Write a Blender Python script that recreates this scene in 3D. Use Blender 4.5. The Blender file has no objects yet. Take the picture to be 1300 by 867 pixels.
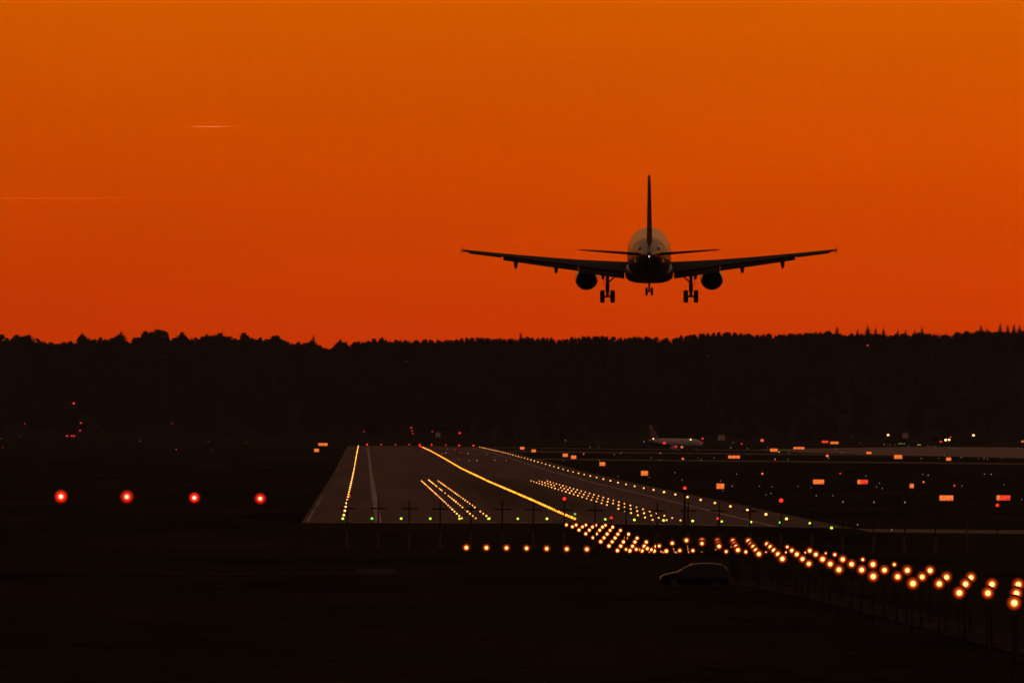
import bpy, bmesh, math, random
import numpy as np
from mathutils import Vector, Matrix

R = math.radians
rng = random.Random(7)
sc = bpy.context.scene
COL = sc.collection

# ------------------------------------------------------------------ camera
F, CX, CY = 10690.0, 650.0, 433.5          # focal length in pixels of the 1300 px photograph
PHI, CAMZ = 0.010, 13.0
VX, VY = 462.0, 533.0                      # where the runway direction meets the horizon
U0 = (VX - CX) + PHI * (VY - CY)
V0 = (VY - CY) - PHI * (VX - CX)
cam_d = bpy.data.cameras.new('camera')
cam = bpy.data.objects.new('camera', cam_d); COL.objects.link(cam)
cam_d.sensor_width = 36.0
cam_d.lens = 36.0 * F / 1300.0
cam_d.clip_start, cam_d.clip_end = 1.0, 200000.0
M = Matrix.Rotation(math.atan(U0 / F), 4, 'Z') @ Matrix.Rotation(R(90) + math.atan(V0 / F), 4, 'X') @ Matrix.Rotation(PHI, 4, 'Z')
cam.matrix_world = Matrix.Translation((0, 0, CAMZ)) @ M
sc.camera = cam
def at(px, py, D):                         # where a sight line through the photo reaches distance D
    dx, dy = px - CX, py - CY
    u, v = dx + PHI * dy, dy - PHI * dx
    return Vector(((u - U0) * D / F, D, CAMZ - (v - V0) * D / F))

# ------------------------------------------------------------------ terrain height
CL = 27.6                                   # runway centreline
PROF = [(-300, 11.4), (0, 11.2), (100, 8.3), (200, 4.8), (325, 3.1), (547, 2.2), (655, 1.7), (745, .75), (805, .1), (830, -.1),
        (1082, 0), (1175, -.1), (1366, -.2), (1586, -.4), (1891, -.7), (2379, -.83), (2900, -.3), (3471, .1), (4155, 0), (4300, 0),
        (5200, 0), (6200, 0), (9000, 0)]
PD, PZ = [p[0] for p in PROF], [p[1] for p in PROF]
XB = [-4000, -1500, -600, -200, -60, CL - 35.5, CL, CL + 35.5, 200, 600, 1500, 4000]
def gz(X, D):
    return float(np.interp(D, PD, PZ)) - .0085 * min(abs(X - CL), 35.5)
def ground_at(px, py, h=0.0, dmax=5600):    # the ground point (raised by h) seen at a photo pixel
    lo, hi = 250.0, dmax
    for _ in range(50):
        m = (lo + hi) / 2
        p = at(px, py, m)
        if p.z > gz(p.x, m) + h: lo = m
        else: hi = m
    return at(px, py, (lo + hi) / 2)

# ------------------------------------------------------------------ materials
def new_mat(name):
    m = bpy.data.materials.new(name); m.use_nodes = True
    nt = m.node_tree; b = nt.nodes['Principled BSDF']
    return m, nt, b
def surf(name, col, rough=.6, metal=0.0, var=.25, scale=1.5, coat=0, spec=.5, stretch=(1, 1, 1)):
    m, nt, b = new_mat(name)
    tc = nt.nodes.new('ShaderNodeTexCoord'); mp = nt.nodes.new('ShaderNodeMapping'); mp.inputs['Scale'].default_value = stretch
    no = nt.nodes.new('ShaderNodeTexNoise'); no.inputs['Scale'].default_value = scale; no.inputs['Detail'].default_value = 6
    rp = nt.nodes.new('ShaderNodeValToRGB')
    rp.color_ramp.elements[0].position, rp.color_ramp.elements[1].position = .3, .7
    rp.color_ramp.elements[0].color = tuple(c * (1 - var) for c in col) + (1,)
    rp.color_ramp.elements[1].color = tuple(min(1, c * (1 + var)) for c in col) + (1,)
    L = nt.links.new
    L(tc.outputs['Object'], mp.inputs['Vector']); L(mp.outputs['Vector'], no.inputs['Vector'])
    L(no.outputs['Fac'], rp.inputs['Fac']); L(rp.outputs['Color'], b.inputs['Base Color'])
    b.inputs['Roughness'].default_value = rough; b.inputs['Metallic'].default_value = metal
    b.inputs['Coat Weight'].default_value = coat; b.inputs['Specular IOR Level'].default_value = spec
    return m
def lamp(name, col, strength, base=(.02, .02, .02)):
    m, nt, b = new_mat(name)
    b.inputs['Base Color'].default_value = base + (1,)
    b.inputs['Emission Color'].default_value = col + (1,)
    oi = nt.nodes.new('ShaderNodeObjectInfo'); mr = nt.nodes.new('ShaderNodeMapRange')
    mr.inputs[3].default_value, mr.inputs[4].default_value = strength * .62, strength * 1.25
    nt.links.new(oi.outputs['Random'], mr.inputs[0]); nt.links.new(mr.outputs[0], b.inputs['Emission Strength'])
    m.cycles.emission_sampling = 'NONE'
    return m
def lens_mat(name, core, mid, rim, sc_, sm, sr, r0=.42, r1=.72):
    # a lamp lens with a hot core and a glare halo painted round it as an emission ramp (lens axis = local Y)
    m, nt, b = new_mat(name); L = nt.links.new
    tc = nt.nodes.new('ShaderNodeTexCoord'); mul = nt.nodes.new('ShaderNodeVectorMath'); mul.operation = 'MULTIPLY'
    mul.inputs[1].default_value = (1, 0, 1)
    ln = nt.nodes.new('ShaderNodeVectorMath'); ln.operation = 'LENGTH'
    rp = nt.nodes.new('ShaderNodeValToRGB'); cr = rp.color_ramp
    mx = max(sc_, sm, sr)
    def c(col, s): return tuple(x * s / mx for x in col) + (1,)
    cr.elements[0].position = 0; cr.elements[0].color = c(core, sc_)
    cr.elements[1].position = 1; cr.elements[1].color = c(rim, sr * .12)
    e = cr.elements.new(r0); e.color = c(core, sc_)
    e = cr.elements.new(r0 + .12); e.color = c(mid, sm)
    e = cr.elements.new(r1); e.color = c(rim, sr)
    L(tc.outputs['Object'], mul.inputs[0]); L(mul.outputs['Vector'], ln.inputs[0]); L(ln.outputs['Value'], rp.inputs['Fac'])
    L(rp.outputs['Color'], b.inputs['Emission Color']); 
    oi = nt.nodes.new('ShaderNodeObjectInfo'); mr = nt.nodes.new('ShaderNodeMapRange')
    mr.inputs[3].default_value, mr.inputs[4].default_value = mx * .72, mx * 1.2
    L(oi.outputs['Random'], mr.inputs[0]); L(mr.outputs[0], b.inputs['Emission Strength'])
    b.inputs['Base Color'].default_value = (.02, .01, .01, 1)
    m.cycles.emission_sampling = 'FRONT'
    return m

MT = {}
MT['housing'] = surf('lamp_housing_paint', (.05, .035, .02), .6)
MT['steel'] = surf('galvanised_steel', (.13, .13, .13), .5, .4)
MT['darksteel'] = surf('dark_steel', (.020, .018, .017), .9, 0, spec=.1)
MT['concrete'] = surf('concrete', (.052, .048, .045), .95, spec=.05)
MT['rubber'] = surf('tyre_rubber', (.012, .012, .012), .85)
MT['white_band'] = surf('white_band_paint', (.09, .075, .07), .9)
MT['red_band'] = surf('red_band_paint', (.09, .012, .01), .9)
A_CORE, A_MID, A_RIM = (1, .55, .15), (1, .17, .010), (1, .05, .002)  # middle and rim tones paint the glare halo round the core
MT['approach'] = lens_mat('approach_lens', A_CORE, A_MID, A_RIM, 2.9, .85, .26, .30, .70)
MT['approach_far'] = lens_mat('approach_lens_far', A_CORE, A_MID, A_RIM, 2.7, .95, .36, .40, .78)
MT['dimamber'] = lamp('dim_amber_lens', (1, .25, .05), .9)
MT['edge'] = lamp('edge_glass', (1, .40, .085), 3.4)
MT['centre'] = lamp('centreline_glass', (1, .29, .02), 2.8)
MT['touch'] = lamp('touchdown_glass', (1, .36, .07), 2.8)
MT['red'] = lamp('red_glass', (1, .02, .010), 2.0)
MT['dimred'] = lamp('dim_red_glass', (1, .025, .03), .8)
MT['green'] = lamp('green_glass', (.58, 1, .05), 2.0)
MT['deepgreen'] = lamp('deep_green_glass', (.16, 1, .08), 1.6)
MT['dimgreen'] = lamp('dim_green_glass', (.30, .6, .05), 1.0)
MT['pale'] = lamp('pale_glass', (.75, .64, .60), .42)
MT['warm'] = lamp('warm_glass', (1, .55, .18), 3.5)
MT['dimorange'] = lamp('dim_orange_glass', (1, .18, .04), 1.0)
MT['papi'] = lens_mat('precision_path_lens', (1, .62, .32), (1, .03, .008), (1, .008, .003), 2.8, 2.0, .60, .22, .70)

# ------------------------------------------------------------------ mesh helpers
def mesh(name, verts, faces, mats, idx=None, smooth=False):
    me = bpy.data.meshes.new(name)
    me.from_pydata([tuple(v) for v in verts], [], faces)
    for m in (mats if isinstance(mats, (list, tuple)) else [mats]): me.materials.append(m)
    if idx is not None: me.polygons.foreach_set('material_index', idx)
    if smooth: me.polygons.foreach_set('use_smooth', [True] * len(me.polygons))
    me.update()
    return me
def link(name, me, parent=None, loc=(0, 0, 0), rot=(0, 0, 0), scale=1):
    o = bpy.data.objects.new(name, me); COL.objects.link(o)
    o.location = loc; o.rotation_euler = rot
    o.scale = (scale,) * 3 if isinstance(scale, (int, float)) else scale
    if parent: o.parent = parent
    return o
def tag(o, label=None, cat=None, group=None, kind=None):
    if label: o['label'] = label
    if cat: o['category'] = cat
    if group: o['group'] = group
    if kind: o['kind'] = kind
    return o
class MB:
    def __init__(s): s.v, s.f, s.i = [], [], []
    def add(s, v, f, mi=0):
        n = len(s.v); s.v += [tuple(p) for p in v]; s.f += [tuple(a + n for a in q) for q in f]; s.i += [mi] * len(f); return s
    def box(s, a, b, mi=0):
        x0, y0, z0 = a; x1, y1, z1 = b
        return s.add([(x0,y0,z0),(x1,y0,z0),(x1,y1,z0),(x0,y1,z0),(x0,y0,z1),(x1,y0,z1),(x1,y1,z1),(x0,y1,z1)],
                     [(0,3,2,1),(4,5,6,7),(0,1,5,4),(1,2,6,5),(2,3,7,6),(3,0,4,7)], mi)
    def tube(s, p0, p1, r0, r1=None, n=8, mi=0, caps=True):
        r1 = r0 if r1 is None else r1
        p0, p1 = Vector(p0), Vector(p1); d = (p1 - p0).normalized()
        a = d.orthogonal().normalized(); b = d.cross(a)
        v = []
        for p, r in ((p0, r0), (p1, r1)):
            for k in range(n):
                t = 2 * math.pi * k / n; v.append(p + a * (r * math.cos(t)) + b * (r * math.sin(t)))
        f = [(k, (k + 1) % n, n + (k + 1) % n, n + k) for k in range(n)]
        if caps: f += [tuple(range(n - 1, -1, -1)), tuple(range(n, 2 * n))]
        return s.add(v, f, mi)
    def lathe(s, prof, c=(0, 0, 0), axis='Y', n=20, mi=0):     # prof: (axial, radius)
        v = []
        for a, r in prof:
            for k in range(n):
                t = 2 * math.pi * k / n; x, z = r * math.cos(t), r * math.sin(t)
                p = (x, a, z) if axis == 'Y' else ((a, x, z) if axis == 'X' else (x, z, a))
                v.append((p[0] + c[0], p[1] + c[1], p[2] + c[2]))
        f = [(j*n+k, j*n+(k+1) % n, (j+1)*n+(k+1) % n, (j+1)*n+k) for j in range(len(prof)-1) for k in range(n)]
        return s.add(v, f, mi)
    def sphere(s, c, r, mi=0, nu=12, nv=7, sq=(1, 1, 1)):
        prof = [(-r*math.cos(math.pi*j/nv), max(1e-4, r*math.sin(math.pi*j/nv))) for j in range(nv+1)]
        n0 = len(s.v); s.lathe(prof, (0, 0, 0), 'Z', nu, mi)
        for k in range(n0, len(s.v)):
            p = s.v[k]; s.v[k] = (p[0]*sq[0]+c[0], p[1]*sq[1]+c[1], p[2]*sq[2]+c[2])
        return s
    def loft(s, rings, mi=0, caps=True):
        n = len(rings[0]); v = [p for r in rings for p in r]
        f = [(j*n+k, j*n+(k+1) % n, (j+1)*n+(k+1) % n, (j+1)*n+k) for j in range(len(rings)-1) for k in range(n)]
        if caps: f += [tuple(range(n-1, -1, -1)), tuple(range((len(rings)-1)*n, len(rings)*n))]
        return s.add(v, f, mi)
    def me(s, name, mats, smooth=False): return mesh(name, s.v, s.f, mats, s.i, smooth)
def autosmooth(o, ang=40):
    me = o.data; bm = bmesh.new(); bm.from_mesh(me)
    bmesh.ops.recalc_face_normals(bm, faces=bm.faces)
    for f in bm.faces: f.smooth = True
    for e in bm.edges:
        if len(e.link_faces) == 2 and e.calc_face_angle(0) > R(ang): e.smooth = False
    bm.to_mesh(me); bm.free(); return o

ORD = ['zeroth','first','second','third','fourth','fifth','sixth','seventh','eighth','ninth','tenth','eleventh','twelfth','thirteenth','fourteenth',
       'fifteenth','sixteenth','seventeenth','eighteenth','nineteenth']
TENS = {2:('twenty','twentieth'),3:('thirty','thirtieth'),4:('forty','fortieth'),5:('fifty','fiftieth'),6:('sixty','sixtieth')}
def nth(n):
    if n < 20: return ORD[n]
    t, u = divmod(n, 10)
    return TENS[t][1] if u == 0 else TENS[t][0] + '-' + ORD[u]

# ------------------------------------------------------------------ ground, runway, roads
def ground_material():
    m, nt, b = new_mat('dark_grass'); L = nt.links.new
    tc = nt.nodes.new('ShaderNodeTexCoord')
    def noise(scale, st, det=8):
        mp = nt.nodes.new('ShaderNodeMapping'); mp.inputs['Scale'].default_value = st
        n = nt.nodes.new('ShaderNodeTexNoise'); n.inputs['Scale'].default_value = scale; n.inputs['Detail'].default_value = det
        n.inputs['Roughness'].default_value = .65
        L(tc.outputs['Object'], mp.inputs['Vector']); L(mp.outputs['Vector'], n.inputs['Vector']); return n
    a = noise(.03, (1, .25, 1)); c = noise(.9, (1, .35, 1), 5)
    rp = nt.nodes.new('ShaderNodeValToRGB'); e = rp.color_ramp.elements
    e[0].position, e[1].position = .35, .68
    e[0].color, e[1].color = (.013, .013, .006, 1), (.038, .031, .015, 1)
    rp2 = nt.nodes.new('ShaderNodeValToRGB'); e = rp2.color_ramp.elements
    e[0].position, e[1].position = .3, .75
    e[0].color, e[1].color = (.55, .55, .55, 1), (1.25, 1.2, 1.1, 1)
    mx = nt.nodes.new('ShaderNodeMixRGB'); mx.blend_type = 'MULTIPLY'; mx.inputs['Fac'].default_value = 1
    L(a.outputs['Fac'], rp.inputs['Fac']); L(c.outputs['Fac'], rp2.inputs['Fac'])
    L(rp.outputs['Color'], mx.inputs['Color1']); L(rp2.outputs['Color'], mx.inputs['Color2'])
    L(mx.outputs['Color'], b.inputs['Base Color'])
    b.inputs['Roughness'].default_value = 1; b.inputs['Specular IOR Level'].default_value = 0
    return m
def runway_material():
    m, nt, b = new_mat('runway_asphalt'); L = nt.links.new
    tc = nt.nodes.new('ShaderNodeTexCoord')
    def noise(scale, st, det=6):
        mp = nt.nodes.new('ShaderNodeMapping'); mp.inputs['Scale'].default_value = st
        n = nt.nodes.new('ShaderNodeTexNoise'); n.inputs['Scale'].default_value = scale; n.inputs['Detail'].default_value = det
        L(tc.outputs['Object'], mp.inputs['Vector']); L(mp.outputs['Vector'], n.inputs['Vector']); return n
    a = noise(.12, (1, .03, 1)); 
    rp = nt.nodes.new('ShaderNodeValToRGB'); e = rp.color_ramp.elements
    e[0].position, e[1].position = .3, .72; e[0].color, e[1].color = (.060, .053, .048, 1), (.098, .086, .077, 1)
    # rubber laid down by touchdowns: a dark strip with streaks beside the centreline
    sp = nt.nodes.new('ShaderNodeSeparateXYZ'); L(tc.outputs['Object'], sp.inputs['Vector'])
    def mr(src, a0, a1, b0, b1):
        n = nt.nodes.new('ShaderNodeMapRange'); n.interpolation_type = 'SMOOTHSTEP'
        n.inputs[1].default_value, n.inputs[2].default_value, n.inputs[3].default_value, n.inputs[4].default_value = a0, a1, b0, b1
        L(src, n.inputs[0]); return n.outputs[0]
    def mth(op, x, y=None):
        n = nt.nodes.new('ShaderNodeMath'); n.operation = op
        for k, q in enumerate((x, y)):
            if q is None: continue
            if isinstance(q, (int, float)): n.inputs[k].default_value = q
            else: L(q, n.inputs[k])
        return n.outputs[0]
    dx = mth('ABSOLUTE', mth('SUBTRACT', sp.outputs['X'], CL))
    cross = mr(dx, 5, 11, 1, 0)
    along = mth('MULTIPLY', mr(sp.outputs['Y'], 1150, 1380, 0, 1), mr(sp.outputs['Y'], 1800, 2300, 1, 0))
    st = noise(.9, (1, .006, 1), 4)
    rub = mth('MULTIPLY', mth('MULTIPLY', cross, along), mr(st.outputs['Fac'], .3, .6, .35, .8))
    mx = nt.nodes.new('ShaderNodeMixRGB'); mx.inputs['Color2'].default_value = (.014, .013, .012, 1)
    L(rub, mx.inputs['Fac']); L(a.outputs['Fac'], rp.inputs['Fac']); L(rp.outputs['Color'], mx.inputs['Color1'])
    L(mx.outputs['Color'], b.inputs['Base Color'])
    b.inputs['Roughness'].default_value = 1; b.inputs['Specular IOR Level'].default_value = .05
    return m
MT['grass'] = ground_material(); MT['runway'] = runway_material()
MT['taxi'] = surf('taxiway_asphalt', (.075, .066, .058), .95, 0, .2, .05, spec=.1)
MT['apron'] = surf('apron_concrete', (.13, .11, .10), .95, 0, .15, .03, spec=.15)
MT['paint'] = surf('worn_white_paint', (.26, .22, .20), .9, 0, .25, .3, spec=.1, stretch=(1, .1, 1))
MT['road'] = surf('service_road', (.030, .026, .021), 1, 0, .4, .2, spec=0)

def knots(lo, hi, ks, step=None):
    s = {lo, hi} | {k for k in ks if lo < k < hi}
    if step: s |= set(np.arange(lo, hi, step).tolist())
    return sorted(s)
def sheet(name, x0, x1, d0, d1, dz, mat, kind='structure'):
    xs, ds = knots(x0, x1, XB), knots(d0, d1, PD)
    v = [(x, d, gz(x, d) + dz) for d in ds for x in xs]; n = len(xs)
    f = [(j*n+i, j*n+i+1, (j+1)*n+i+1, (j+1)*n+i) for j in range(len(ds)-1) for i in range(n-1)]
    o = link(name, mesh(name, v, f, mat)); o['kind'] = kind; return o
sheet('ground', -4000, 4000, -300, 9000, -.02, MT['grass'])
sheet('runway', CL - 35.5, CL + 35.5, 1082, 4300, .0, MT['runway'])
# markings painted on the runway: one object, side stripes, threshold stripe and worn shoulder line
mk = MB()
def mark(x0, x1, d0, d1, dz=.012):
    xs, ds = knots(x0, x1, XB), knots(d0, d1, PD); n = len(xs)
    mk.add([(x, d, gz(x, d) + dz) for d in ds for x in xs],
           [(j*n+i, j*n+i+1, (j+1)*n+i+1, (j+1)*n+i) for j in range(len(ds)-1) for i in range(n-1)])
mark(1.55, 2.45, 1086, 4220); mark(52.75, 53.65, 1086, 4220)
for a, b in ((3.5, 11), (15, 24), (31.5, 39), (43.5, 51)): mark(a, b, 1088, 1092.5)
for a, b in ((1098, 1180), (1187, 1262), (1300, 1420), (1440, 1490)): mark(CL - 35.0, CL - 34.72, a, b)
o = link('runway_marking', mk.me('runway_marking', MT['paint'])); o['kind'] = 'structure'
sheet('taxiway', CL + 35.5, 900, 3000, 3085, .004, MT['taxi'])
sheet('taxiway', CL + 35.5, 900, 3640, 3790, .004, MT['taxi'])
sheet('taxiway', CL + 35.5, 900, 4180, 4290, .004, MT['taxi'])
sheet('access_road', CL + 35.5, 900, 1046, 1080, .004, MT['taxi'])
def poly_sheet(name, pts, dz, mat):       # pts: left/right world pairs along a strip
    v, f = [], []
    for (a, b) in pts:
        for t in (0, .25, .5, .75, 1):
            x, d = a[0] + (b[0]-a[0])*t, a[1] + (b[1]-a[1])*t; v.append((x, d, gz(x, d) + dz))
    for j in range(len(pts)-1):
        for i in range(4): f.append((j*5+i, j*5+i+1, (j+1)*5+i+1, (j+1)*5+i))
    o = link(name, mesh(name, v, f, mat)); o['kind'] = 'structure'; return o
ap = []
for xw in np.linspace(205, 900, 30):
    t = min(1, max(0, (xw - 205) / 150))
    ap.append(((xw, 3950 - 950 * t + .0), (xw, 4400 + 900 * t)))
poly_sheet('apron', ap, .03, MT['apron'])
# perimeter road: runs across at 612 m, then bends down to the right
pr, path = [], [(-300, 612), (-100, 612), (10, 612), (20, 607), (25, 590), (27.5, 560), (29, 520), (30, 440), (31, 360), (33, 250), (36, 120)]
fine = []
for (a, b) in zip(path, path[1:]):
    n = max(2, int(math.hypot(b[0]-a[0], b[1]-a[1]) / 5))
    fine += [(a[0]+(b[0]-a[0])*k/n, a[1]+(b[1]-a[1])*k/n) for k in range(n)]
for k in range(1, len(fine)-1):
    t = Vector((fine[k+1][0]-fine[k-1][0], fine[k+1][1]-fine[k-1][1])).normalized(); nrm = Vector((-t.y, t.x)) * 1.7
    c = Vector(fine[k]); pr.append(((c.x - nrm.x, c.y - nrm.y), (c.x + nrm.x, c.y + nrm.y)))
poly_sheet('perimeter_road', pr, .03, MT['road'])

# ------------------------------------------------------------------ small lights
def globe_me(name, mat):                    # stem, collar, glass; unit = glass radius
    m = MB(); m.sphere((0, 0, 0), 1, 1, 12, 8, (1, 1, 1)); m.lathe([(-1.6, .35), (-1.1, .35), (-1.05, .75), (-.75, .8)], axis='Z', n=10)
    m.tube((0, 0, -2.2), (0, 0, -1.5), .25, .25, 6); m.lathe([(-2.3, .01), (-2.3, .7), (-2.2, .7), (-2.2, .01)], axis='Z', n=8)
    return m.me(name, [MT['housing'], mat], True)
GM = {}
def globe(name, mat, p, r, label, cat, group=None):
    key = (name, mat)
    if key not in GM: GM[key] = globe_me(name, MT[mat])
    o = link(name, GM[key], None, p, (0, 0, 0), r)
    return tag(o, label, cat, group)
def stake_light(name, mat, p, r, label, cat, group=None):   # glass on a thin stake that stands on the ground
    z0 = gz(p.x, p.y) - .05
    if p.z - z0 < 3.2 * r: p = Vector((p.x, p.y, z0 + 2.3 * r)); return globe(name, mat, p, r, label, cat, group)
    m = MB(); m.tube((0, 0, 0), (0, 0, p.z - z0 - .8 * r), .05, .04, 6, 0); m.box((-.25, -.25, -.05), (.25, .25, .06))
    m.tube((0, 0, p.z - z0 - 1.2*r), (0, 0, p.z - z0 - .6*r), .7*r, .8*r, 10)
    m.sphere((0, 0, p.z - z0), r, 1, 12, 8)
    return tag(link(name, m.me(name, [MT['darksteel'], MT[mat]], True), None, (p.x, p.y, z0)), label, cat, group)

W2 = 30.2
def on_ground(X, D, h): return Vector((X, D, gz(X, D) + h))
# edge lights every 58.5 m
for side, sx in (('left', -1), ('right', 1)):
    for k in range(1, 54):
        D = 1090 + 58.6 * k
        if D > 4215: break
        r = .185 if sx > 0 and D < 1700 else .15
        globe('runway_edge_light', 'edge', on_ground(CL + sx * W2, D, 2.3 * r), r,
              f'amber runway edge light in the {side} row, {nth(k)} beyond the green threshold lights', 'runway light', f'{side} runway edge lights')
# centreline lights every 15 m
k = 0; D = 1098.0
while D < 4215:
    k += 1
    lab = (f'amber light set in the runway centreline, {nth(k)} beyond the green threshold lights' if k <= 69
           else 'tiny amber centreline light far down the runway where the line merges')
    red = D > 3960
    if red: lab = 'tiny red centreline light at the far end of the glowing line'
    r = .185 if D < 1900 else .20
    globe('centreline_light', 'red' if red else 'centre', on_ground(CL, D, 2.3 * r), r, lab, 'runway light', 'runway centreline lights')
    D += 15
# touchdown zone lights, three to a side
for j in range(1, 29):
    D = 1086 + 30 * j
    for sx, side in ((-1, 'left'), (1, 'right')):
        for q, (d, w) in enumerate(((10.8, 'inner'), (12.65, 'middle'), (14.5, 'outer'))):
            if rng.random() < .03: continue
            r = .122
            globe('touchdown_light', 'touch', on_ground(CL + sx * d, D, 2.3 * r), r * rng.uniform(.85, 1.12),
                  f'{w} amber touchdown light {side} of the centreline, {nth(j)} row from the threshold', 'runway light', f'touchdown lights {side} of the centreline')
# green threshold lights
for k in range(16 + 1):
    X = CL - W2 + 2 * W2 * k / 16
    if k == 8: continue
    globe('threshold_light', 'deepgreen' if k in (1, 15) else 'green', on_ground(X, 1090 if 0 < k < 16 else 1088.5, .5), .150,
          f'green threshold light, {nth(k+1)} of the row counted from its left end', 'runway light', 'green threshold lights')
p = ground_at(1056, 670, .5)
globe('threshold_light', 'green', p, .17, 'yellowish green light standing alone right of the last amber runway edge light', 'runway light')
p = at(730, 652.5, 1130)
stake_light('lead_light', 'dimgreen', p, .16, 'dim green light just above the start of the approach light cluster', 'signal light')
# red lights across the far end
for k, px in enumerate((466, 484, 502, 519.5, 533, 548, 566, 583, 601)):
    stake_light('runway_end_light', 'red' if k in (0, 4, 5, 7, 8) else 'dimred', at(px, 564.3 + .012 * (px - 466), 4225), .42,
                f'small red light across the far end of the runway, {nth(k+1)} from the left', 'runway light', 'red runway end lights')
globe('obstruction_lamp', 'red', ground_at(443.5, 630, .4), .2, 'small red lamp beside the lower left row of amber edge lights', 'warning light')

# ------------------------------------------------------------------ approach lights: mast > lamp housing > lens
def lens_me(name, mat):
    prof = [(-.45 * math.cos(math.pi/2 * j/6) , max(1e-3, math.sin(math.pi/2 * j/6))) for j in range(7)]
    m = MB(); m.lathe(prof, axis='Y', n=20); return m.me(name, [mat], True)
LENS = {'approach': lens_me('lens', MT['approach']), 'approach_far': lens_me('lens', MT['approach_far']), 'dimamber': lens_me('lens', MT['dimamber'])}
hb = MB(); hb.lathe([(1.7, .05), (1.65, .35), (1.1, .75), (.3, 1.02), (0, 1.1), (-.12, 1.1), (-.12, 1.0), (0, .98)], axis='Y', n=16)
hb.tube((0, .5, -1.9), (0, .5, -.9), .22, .3, 8); HOUSE = hb.me('lamp_housing', [MT['housing']], True)
mast_cache = {}
def approach_light(p, r, kind, label, group='amber approach lights'):
    z0 = gz(p.x, p.y) - .1; h = max(.12, p.z - z0 - 1.9 * r)
    key = round(h, 1)
    if key not in mast_cache:
        m = MB(); m.tube((0, 0, 0), (0, 0, key), .055, .035, 8); m.box((-.16, -.16, 0), (.16, .16, .14))
        if key > 1.5: m.tube((-.22, 0, .1), (0, 0, min(1.2, key * .5)), .018, .018, 5); m.tube((.22, 0, .1), (0, 0, min(1.2, key * .5)), .018, .018, 5)
        mast_cache[key] = m.me('approach_light', [MT['darksteel']])
    root = link('approach_light', mast_cache[key], None, (p.x, p.y + .5*r, p.z - 1.9 * r - key)); tag(root, label, 'approach light', group)
    h_ = link('lamp_housing', HOUSE, root, (0, -.5*r, key + 1.9 * r), (0, 0, 0), r)
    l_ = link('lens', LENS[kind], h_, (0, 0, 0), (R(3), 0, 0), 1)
    return root
POS5 = ['leftmost', 'left of middle', 'middle', 'right of middle', 'rightmost']
near = [(325,1292,765),(355,1259,752.5),(385,1230,741),(415,1175,732),(445,1127,723.3),(475,1085.5,715.8),(505,1048,709.5),(535,1015.5,703.3),
        (565,986,698.3),(595,960,693.6),(625,936,690),(655,914.5,686)]
mid = [(685,856.5,689.2),(715,840.4,692.7),(745,824.5,696.0),(775,816,697),(805,829.6,697.4)]
far = [(832,816.5,698.8),(861,804.7,693),(891,793,687.5),(921,782.5,682.5),(951,772,677.5),(981,763,672.7),(1012,753.5,668.6),(1042,745,666.2)]
for j, (D, px, py) in enumerate(near):
    z = at(px, py, D).z
    for q in range(5):
        X = CL + 1.207 * (q - 2)
        if VX + X * F / D > 1312: continue
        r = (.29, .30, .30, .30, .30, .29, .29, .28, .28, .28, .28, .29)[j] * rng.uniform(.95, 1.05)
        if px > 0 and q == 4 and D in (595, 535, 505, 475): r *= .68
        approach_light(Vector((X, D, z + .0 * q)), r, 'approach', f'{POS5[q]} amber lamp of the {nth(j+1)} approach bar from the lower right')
for j, (D, px, py) in enumerate(mid):
    z = at(px, py, D).z
    for q in range(5):
        X = CL + 1.207 * (q - 2); lit = q == 0 or (D == 805 and q in (1, 2))
        if lit: approach_light(Vector((X, D, z)), .27, 'approach', f'{POS5[q]} amber lamp of the {nth(j+1)} sparse bar right of the dense cluster')
        else: approach_light(Vector((X, D, z - .25)), .08, 'dimamber', f'{POS5[q]} dim lamp of the {nth(j+1)} sparse bar right of the dense cluster')
for j, (D, px, py) in enumerate(far):
    z = at(px, py, D).z
    for q in range(5):
        X = CL + 1.207 * (q - 2)
        approach_light(Vector((X, D, z)), .285 * rng.uniform(.94, 1.05), 'approach_far', f'{POS5[q]} amber lamp of the dense cluster, {nth(j+1)} bar past the crossbar')
cb = [(592,694.7),(617.5,694.9),(643,695.1),(668.5,695.5),(694,696),(719.5,696.5),(745,696.8)]
for k, (px, py) in enumerate(cb):
    approach_light(at(px, py, 834), .40, 'approach', f'amber crossbar lamp left of the dense cluster, {nth(k+1)} from the left end', 'amber crossbar lamps')
cb = [(863,698.5),(879.7,698.6),(922,699.8),(947,700.2),(973,700.5),(998,700.8),(1022.7,701),(1048.5,702)]
for k, (px, py) in enumerate(cb):
    approach_light(at(px, py, 834), .3 if k < 4 else .2, 'approach', f'amber crossbar lamp right of the dense cluster, {nth(k+1)} from the cluster', 'amber crossbar lamps')

# ------------------------------------------------------------------ precision path lights: four red units left of the runway
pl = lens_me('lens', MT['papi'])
for k, (px, py) in enumerate(((78, 630), (161.5, 630.3), (247, 631.5), (330.5, 632.6))):
    p = at(px, py, 1285); r = (1.45, 1.45, 1.2, 1.25)[k]; z0 = gz(p.x, 1285) - .02; hgt = p.z - z0
    b = MB(); b.box((-.95, .02, -.42), (.95, 1.35, .42)); b.box((-1.02, -.12, .42), (1.02, 1.4, .47))
    for x in (-.8, .8): b.tube((x, .3, -hgt), (x, .3, -.42), .05, .05, 8); b.tube((x, 1.1, -hgt), (x, 1.1, -.42), .05, .05, 8)
    root = link('path_indicator', b.me('path_indicator', [MT['housing']]), None, p)
    tag(root, f'bright red glide path light left of the runway, {nth(k+1)} of four from the left edge', 'glide path light', 'four red glide path lights')
    link('lens', pl, root, (0, -.02, 0), (0, 0, 0), r * .72)  # oversized lens; its painted red rings stand in for glare

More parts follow.
